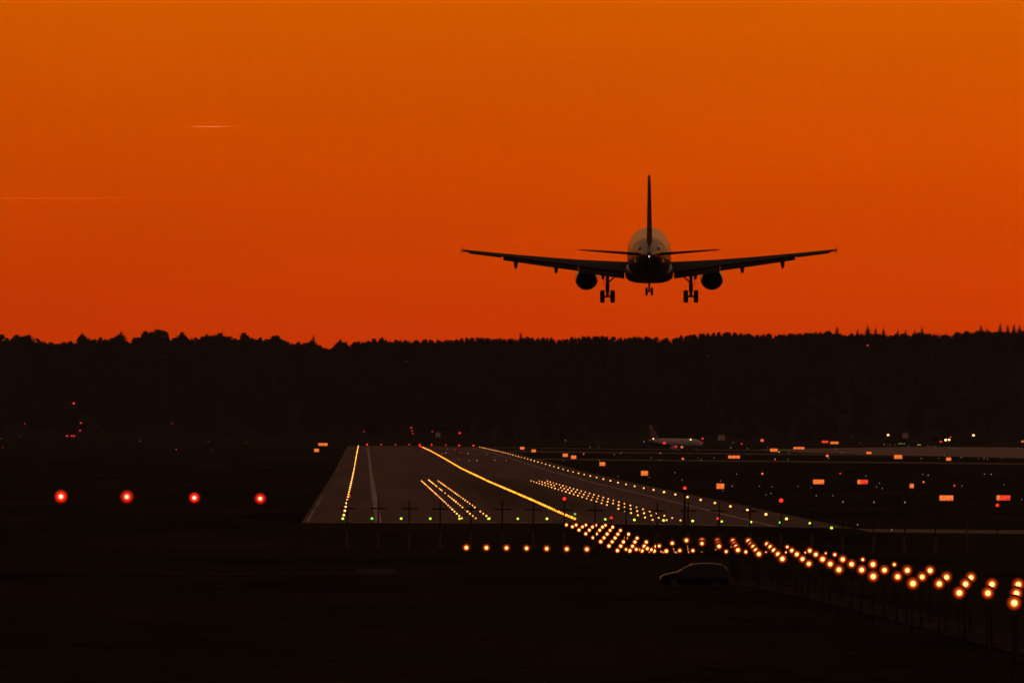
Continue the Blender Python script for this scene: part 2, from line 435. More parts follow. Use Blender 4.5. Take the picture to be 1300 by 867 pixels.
# ------------------------------------------------------------------ localizer antennas in a row before the threshold
def antenna(px, kind):
    D = 850; p0 = at(px, 640, D); X = p0.x; z0 = gz(X, D) - .05
    top = at(px, 634.5 + .008 * (px - 520), D).z - z0; zb = at(px, 645.5 + .008 * (px - 520), D).z - z0
    m = MB(); m.tube((0, 0, 0), (0, 0, top), .075, .065, 8); m.box((-.3, -.3, 0), (.3, .3, .22))
    root = link('localizer_antenna', m.me('localizer_antenna', [MT['darksteel']]), None, (X, D, z0))
    b = MB(); b.box((-.80, -.05, zb - .07), (.80, .05, zb + .07))
    b.tube((0, -1.2, zb), (0, 1.4, zb), .06, .06, 8)
    for y, w in ((-1.0, .45), (-.6, .55), (-.2, .68), (.5, .84), (1.0, .9)): b.tube((-w, y, zb), (w, y, zb), .03, .03, 6)
    link('dipole_array', b.me('dipole_array', [MT['darksteel']]), root)
    s = MB()
    for q in range(6):
        s.tube((0, 0, .45 + q * .3), (0, 0, .75 + q * .3), .12, .12, 8, q % 2)
    link('striped_sleeve', s.me('striped_sleeve', [MT['white_band'], MT['red_band']]), root)
    return root, top
for k in range(20):
    root, top = antenna(441 + 39.35 * k, 0)
    tag(root, f'dark localizer antenna on a striped post in front of the runway, {nth(k+1)} from the left', 'antenna', 'row of localizer antennas')
    if k in (7, 14):
        s = MB(); s.tube((0, 0, top - .02), (0, 0, top + .12), .08, .08, 8); s.sphere((0, 0, top + .25), .17 if k == 7 else .2, 1)
        link('obstruction_lamp', s.me('obstruction_lamp', [MT['housing'], MT['red']], True), root)
        root['label'] = f'localizer antenna with a red lamp on top, {"left" if k == 7 else "right"} of the two that have one'
    if k in (16, 17, 18):
        s = MB(); s.tube((0, 0, top - .02), (0, 0, top + .1), .05, .05, 8); s.sphere((0, 0, top + .15), .07, 1)
        link('obstruction_lamp', s.me('obstruction_lamp', [MT['housing'], MT['pale']], True), root)
def mast(px, ytop, D, w, label, mat='red', r=.17):
    p = at(px, ytop, D); z0 = gz(p.x, D) - .05; h = p.z - z0
    m = MB(); m.tube((0, 0, 0), (0, 0, h - .2), w, w * .8, 10); m.box((-.5, -.5, 0), (.5, .5, .3))
    for q in range(int(h / .5)): m.box((-w - .10, -.02, .5 + q * .5), (w + .10, .02, .53 + q * .5))
    root = link('obstruction_mast', m.me('obstruction_mast', [MT['darksteel']]), None, (p.x, D, z0)); tag(root, label, 'mast')
    s = MB(); s.tube((0, 0, h - .25), (0, 0, h - .1), r * .7, r * .7, 10); s.sphere((0, 0, h), r, 1)
    link('warning_lamp', s.me('warning_lamp', [MT['housing'], MT[mat]], True), root)
mast(869.5, 619.5, 900, .14, 'thick dark mast with a red lamp standing before the right half of the runway')
mast(1267, 641.5, 1000, .06, 'thin pole with a bright red lamp below the red sign at the right edge', r=.2)
for px, py, t in ((776, 657.3, 'small red lamp on a stake above the dense approach cluster'), (911.5, 658.3, 'small red lamp on a stake above the green lights right of the thick mast')):
    stake_light('obstruction_lamp', 'red', at(px, py, 1000), .17, t, 'warning light')
for px, yt in ((1229, 663), ):
    p = at(px, 675, 900); z0 = gz(p.x, 900) - .05; m = MB()
    h = at(px, yt, 900).z - z0
    for q in range(8): m.tube((0, 0, h * q / 8), (0, 0, h * (q + 1) / 8), .07, .07, 8, q % 2)
    tag(link('marker_pole', m.me('marker_pole', [MT['white_band'], MT['red_band']]), None, (p.x, 900, z0)),
        'striped marker pole between the last antenna and the red lamp pole', 'pole')

# ------------------------------------------------------------------ illuminated guidance signs
def sign_mat(name, c1, c2):
    m, nt, b = new_mat(name); L = nt.links.new
    tc = nt.nodes.new('ShaderNodeTexCoord'); no = nt.nodes.new('ShaderNodeTexNoise'); no.inputs['Scale'].default_value = 2.2; no.inputs['Detail'].default_value = 1
    rp = nt.nodes.new('ShaderNodeValToRGB'); rp.color_ramp.elements[0].position = .35; rp.color_ramp.elements[1].position = .6
    rp.color_ramp.elements[0].color = c1 + (1,); rp.color_ramp.elements[1].color = c2 + (1,)
    L(tc.outputs['Object'], no.inputs['Vector']); L(no.outputs['Fac'], rp.inputs['Fac']); L(rp.outputs['Color'], b.inputs['Emission Color'])
    b.inputs['Emission Strength'].default_value = 1.0; b.inputs['Base Color'].default_value = c1 + (1,); m.cycles.emission_sampling = 'NONE'
    return m
MT['sign_o'] = sign_mat('orange_sign_face', (.74, .10, .010), (.95, .22, .04))
MT['sign_r'] = sign_mat('red_sign_face', (.62, .02, .010), (.95, .07, .03))
def sign(px, py, w, h, col, label, split=0):
    hh = 1.0
    p = ground_at(px, py, hh, 5200); D = p.y; s = D / F; W, H = w * s, h * s
    z0 = gz(p.x, D) - .02; zc = p.z - z0
    if zc - H / 2 < .12: zc = H / 2 + .12
    m = MB(); d = .12
    m.box((-W/2 - .06, 0, zc - H/2 - .06), (W/2 + .06, .28, zc + H/2 + .06))
    for x in np.linspace(-W/2 + .25, W/2 - .25, max(2, int(W / 1.6) + 1)): m.tube((x, .14, 0), (x, .14, zc - H/2), .05, .05, 6)
    root = link('guidance_sign', m.me('guidance_sign', [MT['housing']]), None, (p.x, D, z0)); tag(root, label, 'airfield sign')
    cols = col if isinstance(col, (list, tuple)) else [col]
    n = len(cols)
    for k, c in enumerate(cols):
        f = MB(); g = .05 * W / n if n > 1 else 0
        a, b_ = -W/2 + W * k / n + g / 2, -W/2 + W * (k + 1) / n - g / 2
        f.box((a, -.03, zc - H/2), (b_, -.004, zc + H/2))
        fo = link('sign_panel', f.me('sign_panel', [MT[c]]), root)
        if n > 1 and len(set(cols)) > 1: fo['label'] = {'sign_o': 'glowing orange sign panel', 'sign_r': 'glowing red sign panel'}[c]
for a in [
    (410, 564, 12, 3.4, ['sign_o', 'sign_o'], 'wide glowing orange sign in the grass left of the runway'),
    (402, 571.5, 6, 4, 'sign_o', 'small glowing orange sign left of the runway, below the wide one'),
    (663, 568.8, 5.5, 3.2, 'sign_o', 'leftmost small orange sign beyond the right row of edge lights'),
    (677.6, 572.2, 5.5, 3.4, 'sign_o', 'second small orange sign beyond the right row of edge lights'),
    (717.7, 577.7, 6.5, 4, 'sign_o', 'left one of two orange signs standing close together right of the runway'),
    (728.3, 580.2, 6.5, 4.2, 'sign_o', 'right one of two orange signs standing close together right of the runway'),
    (764.8, 588.8, 7.2, 4.6, 'sign_o', 'orange sign midway along the right row of edge lights'),
    (818.3, 600.5, 8.8, 5.8, 'sign_o', 'orange sign in the grass below the parked airliner'),
    (932, 580, 15, 3.6, ['sign_o', 'sign_o', 'sign_o'], 'long flat orange sign in three panels below and right of the parked airliner'),
    (982.6, 571.2, 9.5, 3.8, ['sign_o', 'sign_o'], 'two panel orange sign on the far taxiway above a green dot'),
    (1014.5, 568.7, 14, 2.8, ['sign_o', 'sign_o', 'sign_o'], 'long thin orange sign on the far taxiway'),
    (1047.8, 560.7, 8, 2.8, 'sign_r', 'small red sign high on the far field, left of an orange one'),
    (1059.7, 562, 10.5, 3, ['sign_o', 'sign_o'], 'orange sign high on the far field, right next to a red one'),
    (1103.5, 574.8, 6.5, 2.8, 'sign_o', 'small flat orange sign below the left tip of the apron'),
    (1140.7, 579.8, 10.5, 5, ['sign_o', 'sign_o'], 'two panel orange sign at the lower edge of the apron'),
    (1205, 582.7, 6.2, 4, 'sign_o', 'orange sign just below the brightest part of the apron'),
    (914.7, 617, 9.8, 6.6, 'sign_o', 'squarish orange sign in the dark grass right of the thick mast'),
    (1039.5, 611.5, 14, 5.6, 'sign_o', 'plain wide orange sign in the middle of the dark grass'),
    (1095.5, 611.6, 13.5, 5.4, ['sign_o', 'sign_r', 'sign_r'], 'wide red sign with an orange left end in the dark grass'),
    (1158, 616.7, 5, 5.4, 'sign_o', 'narrow orange sign right of the wide red one'),
    (1202, 632, 17.5, 6.6, 'sign_o', 'largest plain orange sign, low in the dark grass at the right'),
    (1274.5, 631.8, 17.5, 6.4, ['sign_o', 'sign_r', 'sign_r', 'sign_r'], 'large red sign with an orange left end near the right edge'),
]: sign(*a)

# ------------------------------------------------------------------ scattered field lamps
def field(px, py, mat, r_px, label, cat='taxiway light', group=None, name='taxiway_light', dmax=5000):
    p = ground_at(px, py, .5, dmax); stake_light(name, mat, p, max(.08, .82 * r_px * p.y / F), label, cat, group)
def rank(pts, base, mat, r, group, cat='taxiway light', name='taxiway_light'):
    pts = sorted(pts)
    for k, (x, y) in enumerate(pts):
        field(x, y, mat, r * rng.uniform(.75, 1.25), base.format(nth(k + 1)), cat, group, name)
rank([(1123,564),(1130.5,564.5),(1137,565),(1153.5,566.3),(1178.4,566),(1183.4,566),(1187.6,567),(1204.8,567.8),(1210.7,568.7),(1272.5,568.7),(1281.7,569),(1293.4,568.7)],
     'tiny pale lamp along the upper edge of the apron, {} from the left', 'pale', .55, 'pale lamps along the apron edge')
rank([(1142,563.2),(1145,563),(1148.5,563.2),(1166,564.8),(1168.5,564.6)], 'tiny green lamp along the upper edge of the apron, {} from the left', 'dimgreen', .8, 'green lamps along the apron edge')
rank([(1170,581.7),(1192,581.7),(1199.6,578.3),(1220,581),(1222.5,579.8),(1243,582),(1249.8,582),(1254.2,582.6),(1272.5,581.7)],
     'tiny pale lamp along the lower edge of the apron, {} from the left', 'pale', .55, 'pale lamps below the apron')
rank([(1172,602),(1178.8,603.4),(1250.4,602),(1259,602),(1275.3,615),(1221.8,616.7),(1298,634)], 'tiny pale lamp in the dark grass below the apron, {} from the left', 'pale', .65, 'pale lamps in the right grass')
rank([(857,599.7),(824.6,606),(866,609.5),(915,610.4),(929.8,617),(917.8,623),(935.3,601.7),(964.5,617),(980,617.8),(973,628),(979,626),(1013.4,617),
      (1030,619),(1036.6,629),(1057.8,629),(1113,618),(1117,613.5),(1120.5,620),(1099.7,604)], 'tiny pale lamp in the grass right of the runway, {} from the left', 'pale', .62, 'pale lamps in the middle grass')
rank([(930.9,562),(928,568),(949,569),(974.6,567),(1001.4,574.5),(827,581),(838,584),(886.4,581),(906.7,581),(890,584),(1000.8,583),(1082.7,554),(1093,562.4),(1061.5,569.4),(1069,574),
      (1073.5,574),(1052.5,581.4),(749,567.3),(760,567),(780,577),(788,575.4),(760.6,584.3),(715.3,585),(785,604.6),(717.8,559)],
     'tiny pale lamp by the far taxiways, {} from the left', 'pale', .55, 'pale lamps by the far taxiways')
rank([(1089,666),(1132.5,672.8)], 'tiny pale lamp by the access road right of the runway, {} from the left', 'pale', .8, 'pale lamps by the access road')
rank([(26,553),(132,548.5),(111,568.7),(178,559.5),(265,560.5),(270,571.5),(2,556)], 'very faint pale lamp in the far left field, {} from the left', 'pale', .5, 'faint lamps in the left field')
rank([(4.5,567),(224,570),(312,562),(219,537.5),(32,538)], 'tiny red lamp in the far left field, {} from the left', 'dimred', .8, 'red lamps in the left field', 'warning light', 'warning_lamp')
rank([(568,570.3),(566,574.5),(605.5,583.8),(617.5,575.8),(628.5,584),(594,575.5)], 'tiny pale light set in the far runway right of the centreline, {} from the left', 'pale', .7, 'pale lights in the far runway', 'runway light', 'inset_light')
rank([(561.5,575.8),(585.5,574.8),(596,584),(642.5,584.3),(577,570.3),(577,584.8),(596.5,570.8),(583,583)], 'tiny red light set in the far runway right of the centreline, {} from the left', 'dimred', .75, 'red lights in the far runway', 'runway light', 'inset_light')
for px, py, mat, r, lab in [
    (867, 583.6, 'dimorange', 1.7, 'reddish orange lamp below the parked airliner'), (968, 601.5, 'dimorange', 1.5, 'orange lamp in the grass right of the parked airliner'),
    (1067, 601.5, 'dimred', 1.6, 'dim red lamp above the wide orange sign'), (1173, 612, 'dimorange', 1.6, 'small orange lamp above the narrow orange sign'),
    (1212.3, 616.5, 'dimred', 1.7, 'dim red lamp above the largest orange sign'), (993, 637.6, 'red', 0, ''),
    (1050.5, 580.6, 'dimorange', 2.0, 'orange lamp beside a pale dot on the far taxiway'), (967.8, 559.2, 'dimorange', 2.2, 'orange lamp on the skyline side of the far taxiway'),
    (941.8, 564.8, 'dimred', 1.2, 'tiny red lamp right of the parked airliner'), (989.2, 574.5, 'dimgreen', 1.3, 'tiny green lamp below the two panel orange sign'),
    (984.2, 583, 'dimorange', 1.0, 'tiny orange lamp on the nearest of the far taxiways'), (838.5, 575.4, 'dimorange', 1.0, 'tiny orange lamp below the tail of the parked airliner'),
    (741, 576.3, 'dimorange', 1.0, 'tiny orange lamp right of the two close orange signs'), (716, 577, 'dimred', 0, ''),
    (1128, 552.3, 'warm', 1.5, 'warm white floodlight above the left end of the apron'), (1201.2, 558.6, 'warm', 1.5, 'left one of a pair of warm floodlights above the apron'),
    (1205.5, 558.4, 'warm', 1.5, 'right one of a pair of warm floodlights above the apron'), (1236.6, 552.6, 'warm', 1.5, 'warm white floodlight above the right half of the apron'),
    (1195, 560.8, 'dimred', 1.5, 'red lamp left of the pair of floodlights above the apron'), (1207.3, 554.8, 'dimred', 1.0, 'small red lamp above the pair of floodlights'),
    (1299, 560.5, 'dimorange', 1.6, 'orange lamp at the right edge above the apron'),
    (583.5, 549.8, 'red', 1.3, 'red lamp above the far end of the runway, right of the pale hut'), (522, 543, 'dimred', 1.2, 'upper red lamp of three stacked above the far runway end'),
    (523.2, 547, 'dimred', .9, 'middle red lamp of three stacked above the far runway end'), (524, 550.5, 'dimred', .9, 'lower red lamp of three stacked above the far runway end'),
    (549, 548, 'dimred', 1.0, 'dim red lamp just left of the pale hut'), (462, 547.7, 'dimred', .8, 'faint red lamp above the far left corner of the runway')]:
    if r: 
        if py < 565:
            p = at(px, py, 5050); stake_light('field_lamp', mat, p, r * 5050 / F, lab, 'lamp')
        else: field(px, py, mat, r, lab, 'lamp', None, 'field_lamp')
# lattice radio mast with red lamps at far left, and a red lamp on the wooded hill
p = at(94, 512, 5600); z0 = gz(p.x, p.y) - .1; h = p.z - z0
m = MB()
for a in range(4):
    s, c = (-1, 1)[a % 2], (-1, 1)[a // 2]; m.tube((2*s, 2*c, 0), (.35*s, .35*c, h - .5), .16, .10, 5)
for q in range(int(h / 2.2)):
    t0, t1 = q * 2.2 / h, min(1, (q + 1) * 2.2 / h); w0, w1 = 2 - 1.65*t0, 2 - 1.65*t1
    for s in (-1, 1): m.tube((-w0, s*w0, t0*h), (w1, s*w1, t1*h - .4), .07, .07, 4); m.tube((s*w0, w0, t0*h), (s*w1, -w1, t1*h - .4), .07, .07, 4)
root = tag(link('radio_mast', m.me('radio_mast', [MT['darksteel']]), None, (p.x, p.y, z0)), 'tall dark lattice mast with a red lamp on top at the far left', 'mast')
s = MB(); s.sphere((0, 0, h), 1.5 * 5600 / F, 1, 12, 8); s.tube((0, 0, h - 1.2), (0, 0, h - .6), .4, .4, 8)
link('warning_lamp', s.me('warning_lamp', [MT['housing'], MT['dimred']], True), root)
for px, py, lab in ((103, 537, 'upper red lamp of two stacked right of the lattice mast'), (102, 546.5, 'lower red lamp of two stacked right of the lattice mast'),
                    (85.5, 559.5, 'left red lamp of three close together at the foot of the lattice mast'), (91.5, 556.5, 'middle red lamp of three close together at the foot of the lattice mast'),
                    (94.5, 560, 'right red lamp of three close together at the foot of the lattice mast')):
    stake_light('field_lamp', 'dimred', at(px, py, 5300), 1.25 * 5300 / F, lab, 'lamp')

# ------------------------------------------------------------------ pale huts near the far field
MT['hutwall'] = surf('pale_cladding', (.5, .42, .34), .8); MT['hutroof'] = surf('hut_roof', (.10, .09, .08), .8); MT['hutdoor'] = surf('hut_door', (.16, .14, .12), .6)
def hut(px, ybot, w, h, label):
    D = 6140; p = at(px, ybot, D); s = D / F; W, H = w * s, h * s; z0 = gz(p.x, D) - .5; lift = p.z - z0
    b = MB(); b.box((-W/2, 0, max(0, lift)), (W/2, W*.8, H + max(0, lift)))
    root = tag(link('equipment_hut', b.me('equipment_hut', [MT['hutwall']]), None, (p.x, D, z0)), label, 'hut')
    HH = H + max(0, lift)
    pm = MB()
    for x_ in (-W/2 + .15, W/2 - .15):
        for y_ in (.15, W*.8 - .15): pm.tube((x_, y_, 0), (x_, y_, max(.05, lift) - .003), .1, .1, 6)
    link('stilts', pm.me('stilts', [MT['darksteel']]), root)
    r = MB(); r.loft([[(-W/2-.2, -.25, HH+.003), (W/2+.2, -.25, HH+.003), (W/2+.2, W*.8+.25, HH+.003), (-W/2-.2, W*.8+.25, HH+.003)],
                      [(-W/2-.2, -.25, HH+.2), (W/2+.2, -.25, HH+.2), (W/2+.2, W*.8+.25, HH+.5), (-W/2-.2, W*.8+.25, HH+.5)]])
    link('roof', r.me('roof', [MT['hutroof']]), root)
    d = MB(); d.box((-.5, -.05, max(0, lift) + .05), (.5, -.003, max(0, lift) + 2.0)); link('door', d.me('door', [MT['hutdoor']]), root)
hut(556, 555, 6, 5.5, 'small pale hut beyond the far end of the runway')
hut(1150, 556, 6.5, 6, 'small pale hut beyond the apron, right of a warm floodlight')
hut(916, 559, 8, 6, 'small pale hut right of the parked airliner')

# ------------------------------------------------------------------ airliners
def paint(name, col, rough=.35, var=.08): return surf(name, col, rough, 0, var, .8, coat=.25)
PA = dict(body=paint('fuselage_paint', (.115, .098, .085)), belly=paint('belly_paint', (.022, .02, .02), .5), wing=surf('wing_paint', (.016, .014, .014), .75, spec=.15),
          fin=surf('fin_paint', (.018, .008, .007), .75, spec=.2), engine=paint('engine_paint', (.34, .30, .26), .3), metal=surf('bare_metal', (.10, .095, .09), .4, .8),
          dark=surf('exhaust_black', (.008, .008, .008), .9), gear=surf('gear_paint', (.05, .045, .045), .6), tail=paint('dark_tail_paint', (.045, .038, .038), .5), seal=paint('seal_plate', (.55, .46, .36), .5))
PB = dict(PA); PB['body'] = paint('white_fuselage_paint', (.34, .30, .30)); PB['belly'] = paint('grey_belly_paint', (.16, .14, .14)); PB['tail'] = PB['body']; PB['fin'] = paint('white_fin_paint', (.16, .10, .10), .6)
ZC = 4.30
def ring(cx, cy, cz, rx, rz, n=32, sq=2.0):
    out = []
    for k in range(n):
        t = 2*math.pi*k/n; c, s = math.cos(t), math.sin(t)
        out.append((cx + rx*abs(c)**(2/sq)*(1 if c >= 0 else -1), cy, cz + rz*abs(s)**(2/sq)*(1 if s >= 0 else -1)))
    return out
FUS = [(0,.04,-.58),(.25,.42,-.54),(.6,.68,-.47),(1.2,1.0,-.36),(2,1.32,-.24),(3,1.6,-.12),(4.2,1.84,-.04),(5.5,1.96,0),(7,1.975,0),(12,1.975,0),(18,1.975,0),(24,1.975,0),
       (26,1.94,.03),(28,1.78,.17),(30,1.52,.36),(32,1.22,.56),(34,.90,.76),(35.6,.62,.90),(36.8,.40,.99),(37.5,.24,1.03)]
def foil(x, le, ch, z, tc, inc=0, n=9, vert=False, zoff=0):
    up = []
    for j in range(n):
        t = .5 * (1 - math.cos(math.pi * j / (n - 1)))
        yt = 5 * tc * (.2969*math.sqrt(t) - .126*t - .3516*t*t + .2843*t**3 - .1015*t**4)
        up.append((t, yt))
    pts = [(t, y) for t, y in up] + [(t, -y * .8) for t, y in reversed(up[1:-1])]
    out = []
    for t, y in pts:
        yy, zz = -t*ch, y*ch
        a = R(inc); yy, zz = yy*math.cos(a) - zz*math.sin(a)*0 , zz + (-yy) * -math.sin(a)
        out.append((y*ch, le + yy, z) if vert else (x, le + yy, z + zz))
    return out
def wing_z(x): return -1.15 + (x - 1.9) * math.tan(R(5.3)) + .0016 * (x - 1.9) ** 2
def wing_le(x): return 5.4 - (x - 1.9) * .51
def wing_te(x): return (-1.15 + (x - 1.9) * .06) if x < 6.4 else (-.88 - (x - 6.4) * .285)
def airliner(root, P, lit):
    def part(name, mb, mat, parent=root, ang=40, **kw):
        o = link(name, mb.me(name, mat if isinstance(mat, list) else [mat]), parent, **kw); return autosmooth(o, ang)
    f = MB(); f.loft([ring(0, 17.7 - s, ZC + dz, r, r * 1.045) for s, r, dz in FUS])
    fo = part('fuselage', f, P['body'])
    # paint split: lower fuselage is a separate colour
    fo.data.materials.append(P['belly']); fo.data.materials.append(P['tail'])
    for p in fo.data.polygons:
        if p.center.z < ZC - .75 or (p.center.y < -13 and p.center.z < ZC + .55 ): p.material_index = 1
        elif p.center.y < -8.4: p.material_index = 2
    w = MB()
    for s in (-1, 1):                     # passenger window bands as thin dark panes
        for k in range(36):
            y = 12.0 - k * .8
            w.box((s*1.905 - .012, y, ZC + .36), (s*1.905 + .012, y + .24, ZC + .60))
    part('cabin_window', w, P['dark'])
    c = MB()
    for s in (-1, 1):
        for k in range(3):
            a0, a1 = R(8 + 27*k), R(32 + 27*k); q = []
            for (a, yy, zz, rr) in ((a0, 15.75 - k*0, .38, 1.42), (a1, 15.75, .38, 1.42), (a1, 15.1, .85, 1.36), (a0, 15.1, .85, 1.36)):
                q.append((s*rr*math.sin(a), yy + .25*math.cos(a), ZC + zz))
            c.add(q, [(0, 1, 2, 3)])
    part('cockpit_window', c, P['dark'])
    b = MB(); b.loft([ring(0, 17.7 - s, ZC + z, rx, rz, 32, 2.9) for s, rx, rz, z in ((10.6,.6,.2,-1.75),(11.4,1.6,.6,-1.65),(12.6,2.1,.92,-1.48),(14.5,2.2,1.0,-1.47),(19,2.2,1.0,-1.47),(20.6,2.0,.85,-1.45),(22,1.5,.5,-1.5),(23.2,.6,.15,-1.7))])
    part('belly_fairing', b, P['belly'])
    for s in (-1, 1):
        xs = [1.7, 3.0, 4.5, 6.4, 9, 11.5, 14, 16, 16.75, 16.95]
        wg = MB(); wg.loft([foil(s*x, wing_le(x) - (.25 if x > 16.9 else 0), (wing_le(x) - wing_te(x)) * (.6 if x > 16.9 else 1), ZC + wing_z(x), (.15 - .001*x), 3.5 - .2*x) for x in xs])
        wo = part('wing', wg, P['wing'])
        def flap(name, xa, xb, ch, defl, dz=0., back=0.15):
            fl = MB(); rr = []
            for x in (xa, (xa+xb)/2, xb):
                le = wing_te(x) + back; inc = 3.5 - .2*x
                zt = ZC + wing_z(x) - math.sin(R(inc)) * (wing_le(x) - le) + dz
                c_ = ch(x) if callable(ch) else ch
                rr.append(foil(s*x, le, c_, zt, .13, defl))
            fl.loft(rr); return part(name, fl, P['wing'], wo)
        flap('flap', 2.25, 6.43, 1.25, 25, -.05, .4); flap('flap', 6.45, 13.25, lambda x: 1.12 - (x-6.5)*.055, 24, -.03, .33); flap('aileron', 13.4, 16.3, .50, 12, -.02, .12)
        sl = MB(); rr = []
        for x in (2.6, 6, 10, 16.4):
            c_ = .7 - .02*x; rr.append(foil(s*x, wing_le(x) + .55, c_, ZC + wing_z(x) - .22, .16, -0.0))
        sl.loft(rr); part('slat', sl, P['wing'], wo)
        for x in (4.2, 8.45, 12.1):
            te = wing_te(x); zt = ZC + wing_z(x) - math.sin(R(3.5-.2*x)) * (wing_le(x)-te)
            q = MB(); q.loft([ring(s*x, te + a, zt + b_, r, r*1.35, 10) for a, b_, r in ((2.0,-.12,.03),(1.2,-.24,.15),(.3,-.30,.2),(-.5,-.48,.2),(-1.1,-.72,.14),(-1.45,-.86,.03))])
            part('flap_fairing', q, P['wing'], wo)
        fe = MB(); x = 16.98; zt = ZC + wing_z(16.9)
        fe.loft([[(s*x - .03, -2.55, zt), (s*x + .03, -2.55, zt), (s*x + .03, -3.9, zt), (s*x - .03, -3.9, zt)],
                 [(s*x - .02, -3.2, zt + .5), (s*x + .02, -3.2, zt + .5), (s*x + .02, -4.1, zt + .5), (s*x - .02, -4.1, zt + .5)]])
        fe.loft([[(s*x - .03, -2.55, zt - .004), (s*x + .03, -2.55, zt - .004), (s*x + .03, -3.9, zt - .004), (s*x - .03, -3.9, zt - .004)],
                 [(s*x - .02, -3.3, zt - .38), (s*x + .02, -3.3, zt - .38), (s*x + .02, -4.0, zt - .38), (s*x - .02, -4.0, zt - .38)]])
        part('wingtip_fence', fe, P['wing'], wo)
        if lit:
            n = MB(); n.sphere((s*16.9, -2.1, zt), .22); link('navigation_light', n.me('navigation_light', [MT['dimred'] if s < 0 else MT['pale']], True), wo)
        # engine
        ex, ez = s*5.75, ZC - 2.36
        e = MB(); e.lathe([(7.3, .86), (7.55, .93), (7.45, 1.0), (6.8, 1.06), (5.6, 1.06), (4.4, 1.0), (3.55, .93), (3.55, .88), (4.6, .88), (5.5, .60), (7.0, .55), (7.3, .86)], (ex, 0, ez), n=32)
        eo = part('engine', e, P['engine'])
        cn = MB(); cn.lathe([(5.2, .70), (4.0, .66), (2.9, .50), (2.7, .46), (2.75, .38), (3.4, .36)], (ex, 0, ez), n=28); part('exhaust_nozzle', cn, P['dark'], eo)
        pl_ = MB(); pl_.lathe([(3.5, .34), (2.7, .26), (1.95, .02)], (ex, 0, ez), n=20); part('exhaust_cone', pl_, P['dark'], eo)
        dk = MB(); dk.lathe([(4.75, .01), (4.75, .90)], (ex, 0, ez), n=28); part('fan_duct', dk, P['dark'], eo)
        fn = MB(); fn.lathe([(7.25, .01), (6.95, .2), (6.9, .28)], (ex, 0, ez), n=18)
        for k in range(22):
            t = 2*math.pi*k/22; t2 = t + .22
            fn.add([(ex+.2*math.cos(t), 6.85, ez+.2*math.sin(t)), (ex+.84*math.cos(t), 6.85, ez+.84*math.sin(t)), (ex+.84*math.cos(t2), 6.7, ez+.84*math.sin(t2)), (ex+.2*math.cos(t2), 6.7, ez+.2*math.sin(t2))], [(0,1,2,3)])
        part('fan', fn, P['metal'], eo)
        py_ = MB(); zw = ZC + wing_z(5.75)
        py_.loft([[(ex - .16, 6.3, ez + .9), (ex + .16, 6.3, ez + .9), (ex + .12, 2.4, ez + .55), (ex - .12, 2.4, ez + .55)],
                  [(ex - .14, 4.6, zw - .02), (ex + .14, 4.6, zw - .02), (ex + .1, .6, zw - .2), (ex - .1, .6, zw - .2)]])
        part('pylon', py_, P['engine'], eo)
        # tailplane, with the elevator as its own piece
        xs = [.45, 2.2, 4.2, 6.0, 6.25]
        tl = MB(); tl.loft([foil(s*x, -13.3 - (x-.45)*.62 - (.3 if x > 6.1 else 0), (3.0 - (x-.45)*.33) * (.7 if x > 6.1 else 1), ZC + .72 + (x-.45)*.105, .11, -3) for x in xs])
        to = part('tailplane', tl, P['wing'])
        el = MB(); rr = []
        for x in (.8, 3.2, 5.8):
            c0 = 3.0 - (x-.45)*.33; le = -13.3 - (x-.45)*.62 - c0 - .02; rr.append(foil(s*x, le, .95 - .08*x, ZC + .72 + (x-.45)*.105 + math.sin(R(3))*c0, .09, -6))
        el.loft(rr); part('elevator', el, P['wing'], to)
        # main gear: strut > tyres, brace, door
        gx = s*3.80
        g = MB(); g.tube((gx, 0, .58), (gx, .1, ZC - 1.25), .13, .17, 14); g.tube((gx - .55, 0, .58), (gx + .55, 0, .58), .085, .085, 10)
        g.tube((gx, 0, 1.0), (gx, 0, 1.75), .19, .19, 12)
        go = part('main_landing_gear', g, P['gear'])
        for dx in (-.465, .465):
            ty = MB(); ty.lathe([(-.2,.30),(-.215,.46),(-.16,.555),(0,.585),(.16,.555),(.215,.46),(.2,.30)], (gx + dx, 0, .585), 'X', 28); tyo = part('tyre', ty, MT['rubber'], go)
            hb_ = MB(); hb_.lathe([(-.17,.02),(-.17,.2),(-.12,.30),(.12,.30),(.17,.2),(.17,.02)], (gx + dx, 0, .585), 'X', 20); part('wheel_hub', hb_, P['gear'], tyo)
        br = MB(); br.tube((gx - s*.08, 0, 1.85), (gx - s*1.05, .1, ZC - 1.55), .07, .07, 8); part('side_brace', br, P['gear'], go)
        dr = MB(); dr.box((gx + s*.30 - .02, -.45, 1.55), (gx + s*.30 + .02, .5, ZC - 1.5)); part('gear_door', dr, P['belly'], go)
    fin = MB(); fin.loft([foil(0, -11.6 - t*5.55, 4.3 - t*2.65, ZC + 1.45 + t*6.5, .13 + .03*t, 0, 9, True) for t in (0, .25, .5, .75, .96)] + [foil(0, -17.3, 1.1, ZC + 8.02, .17, 0, 9, True)])
    fo = part('tail_fin', fin, P['fin'])
    rd = MB(); rd.loft([foil(0, -11.6 - t*5.55 - (4.3 - t*2.65) + .02, 1.7 - t*.85, ZC + 1.6 + t*6.3, .085, 0, 9, True) for t in (0, .5, .96)]); part('rudder', rd, P['fin'], fo)
    df = MB(); df.loft([foil(0, -9.2, 3.4, ZC + 1.75, .05, 0, 9, True), foil(0, -12.0, 1.2, ZC + 2.5, .05, 0, 9, True)]); part('dorsal_fillet', df, P['fin'], fo)
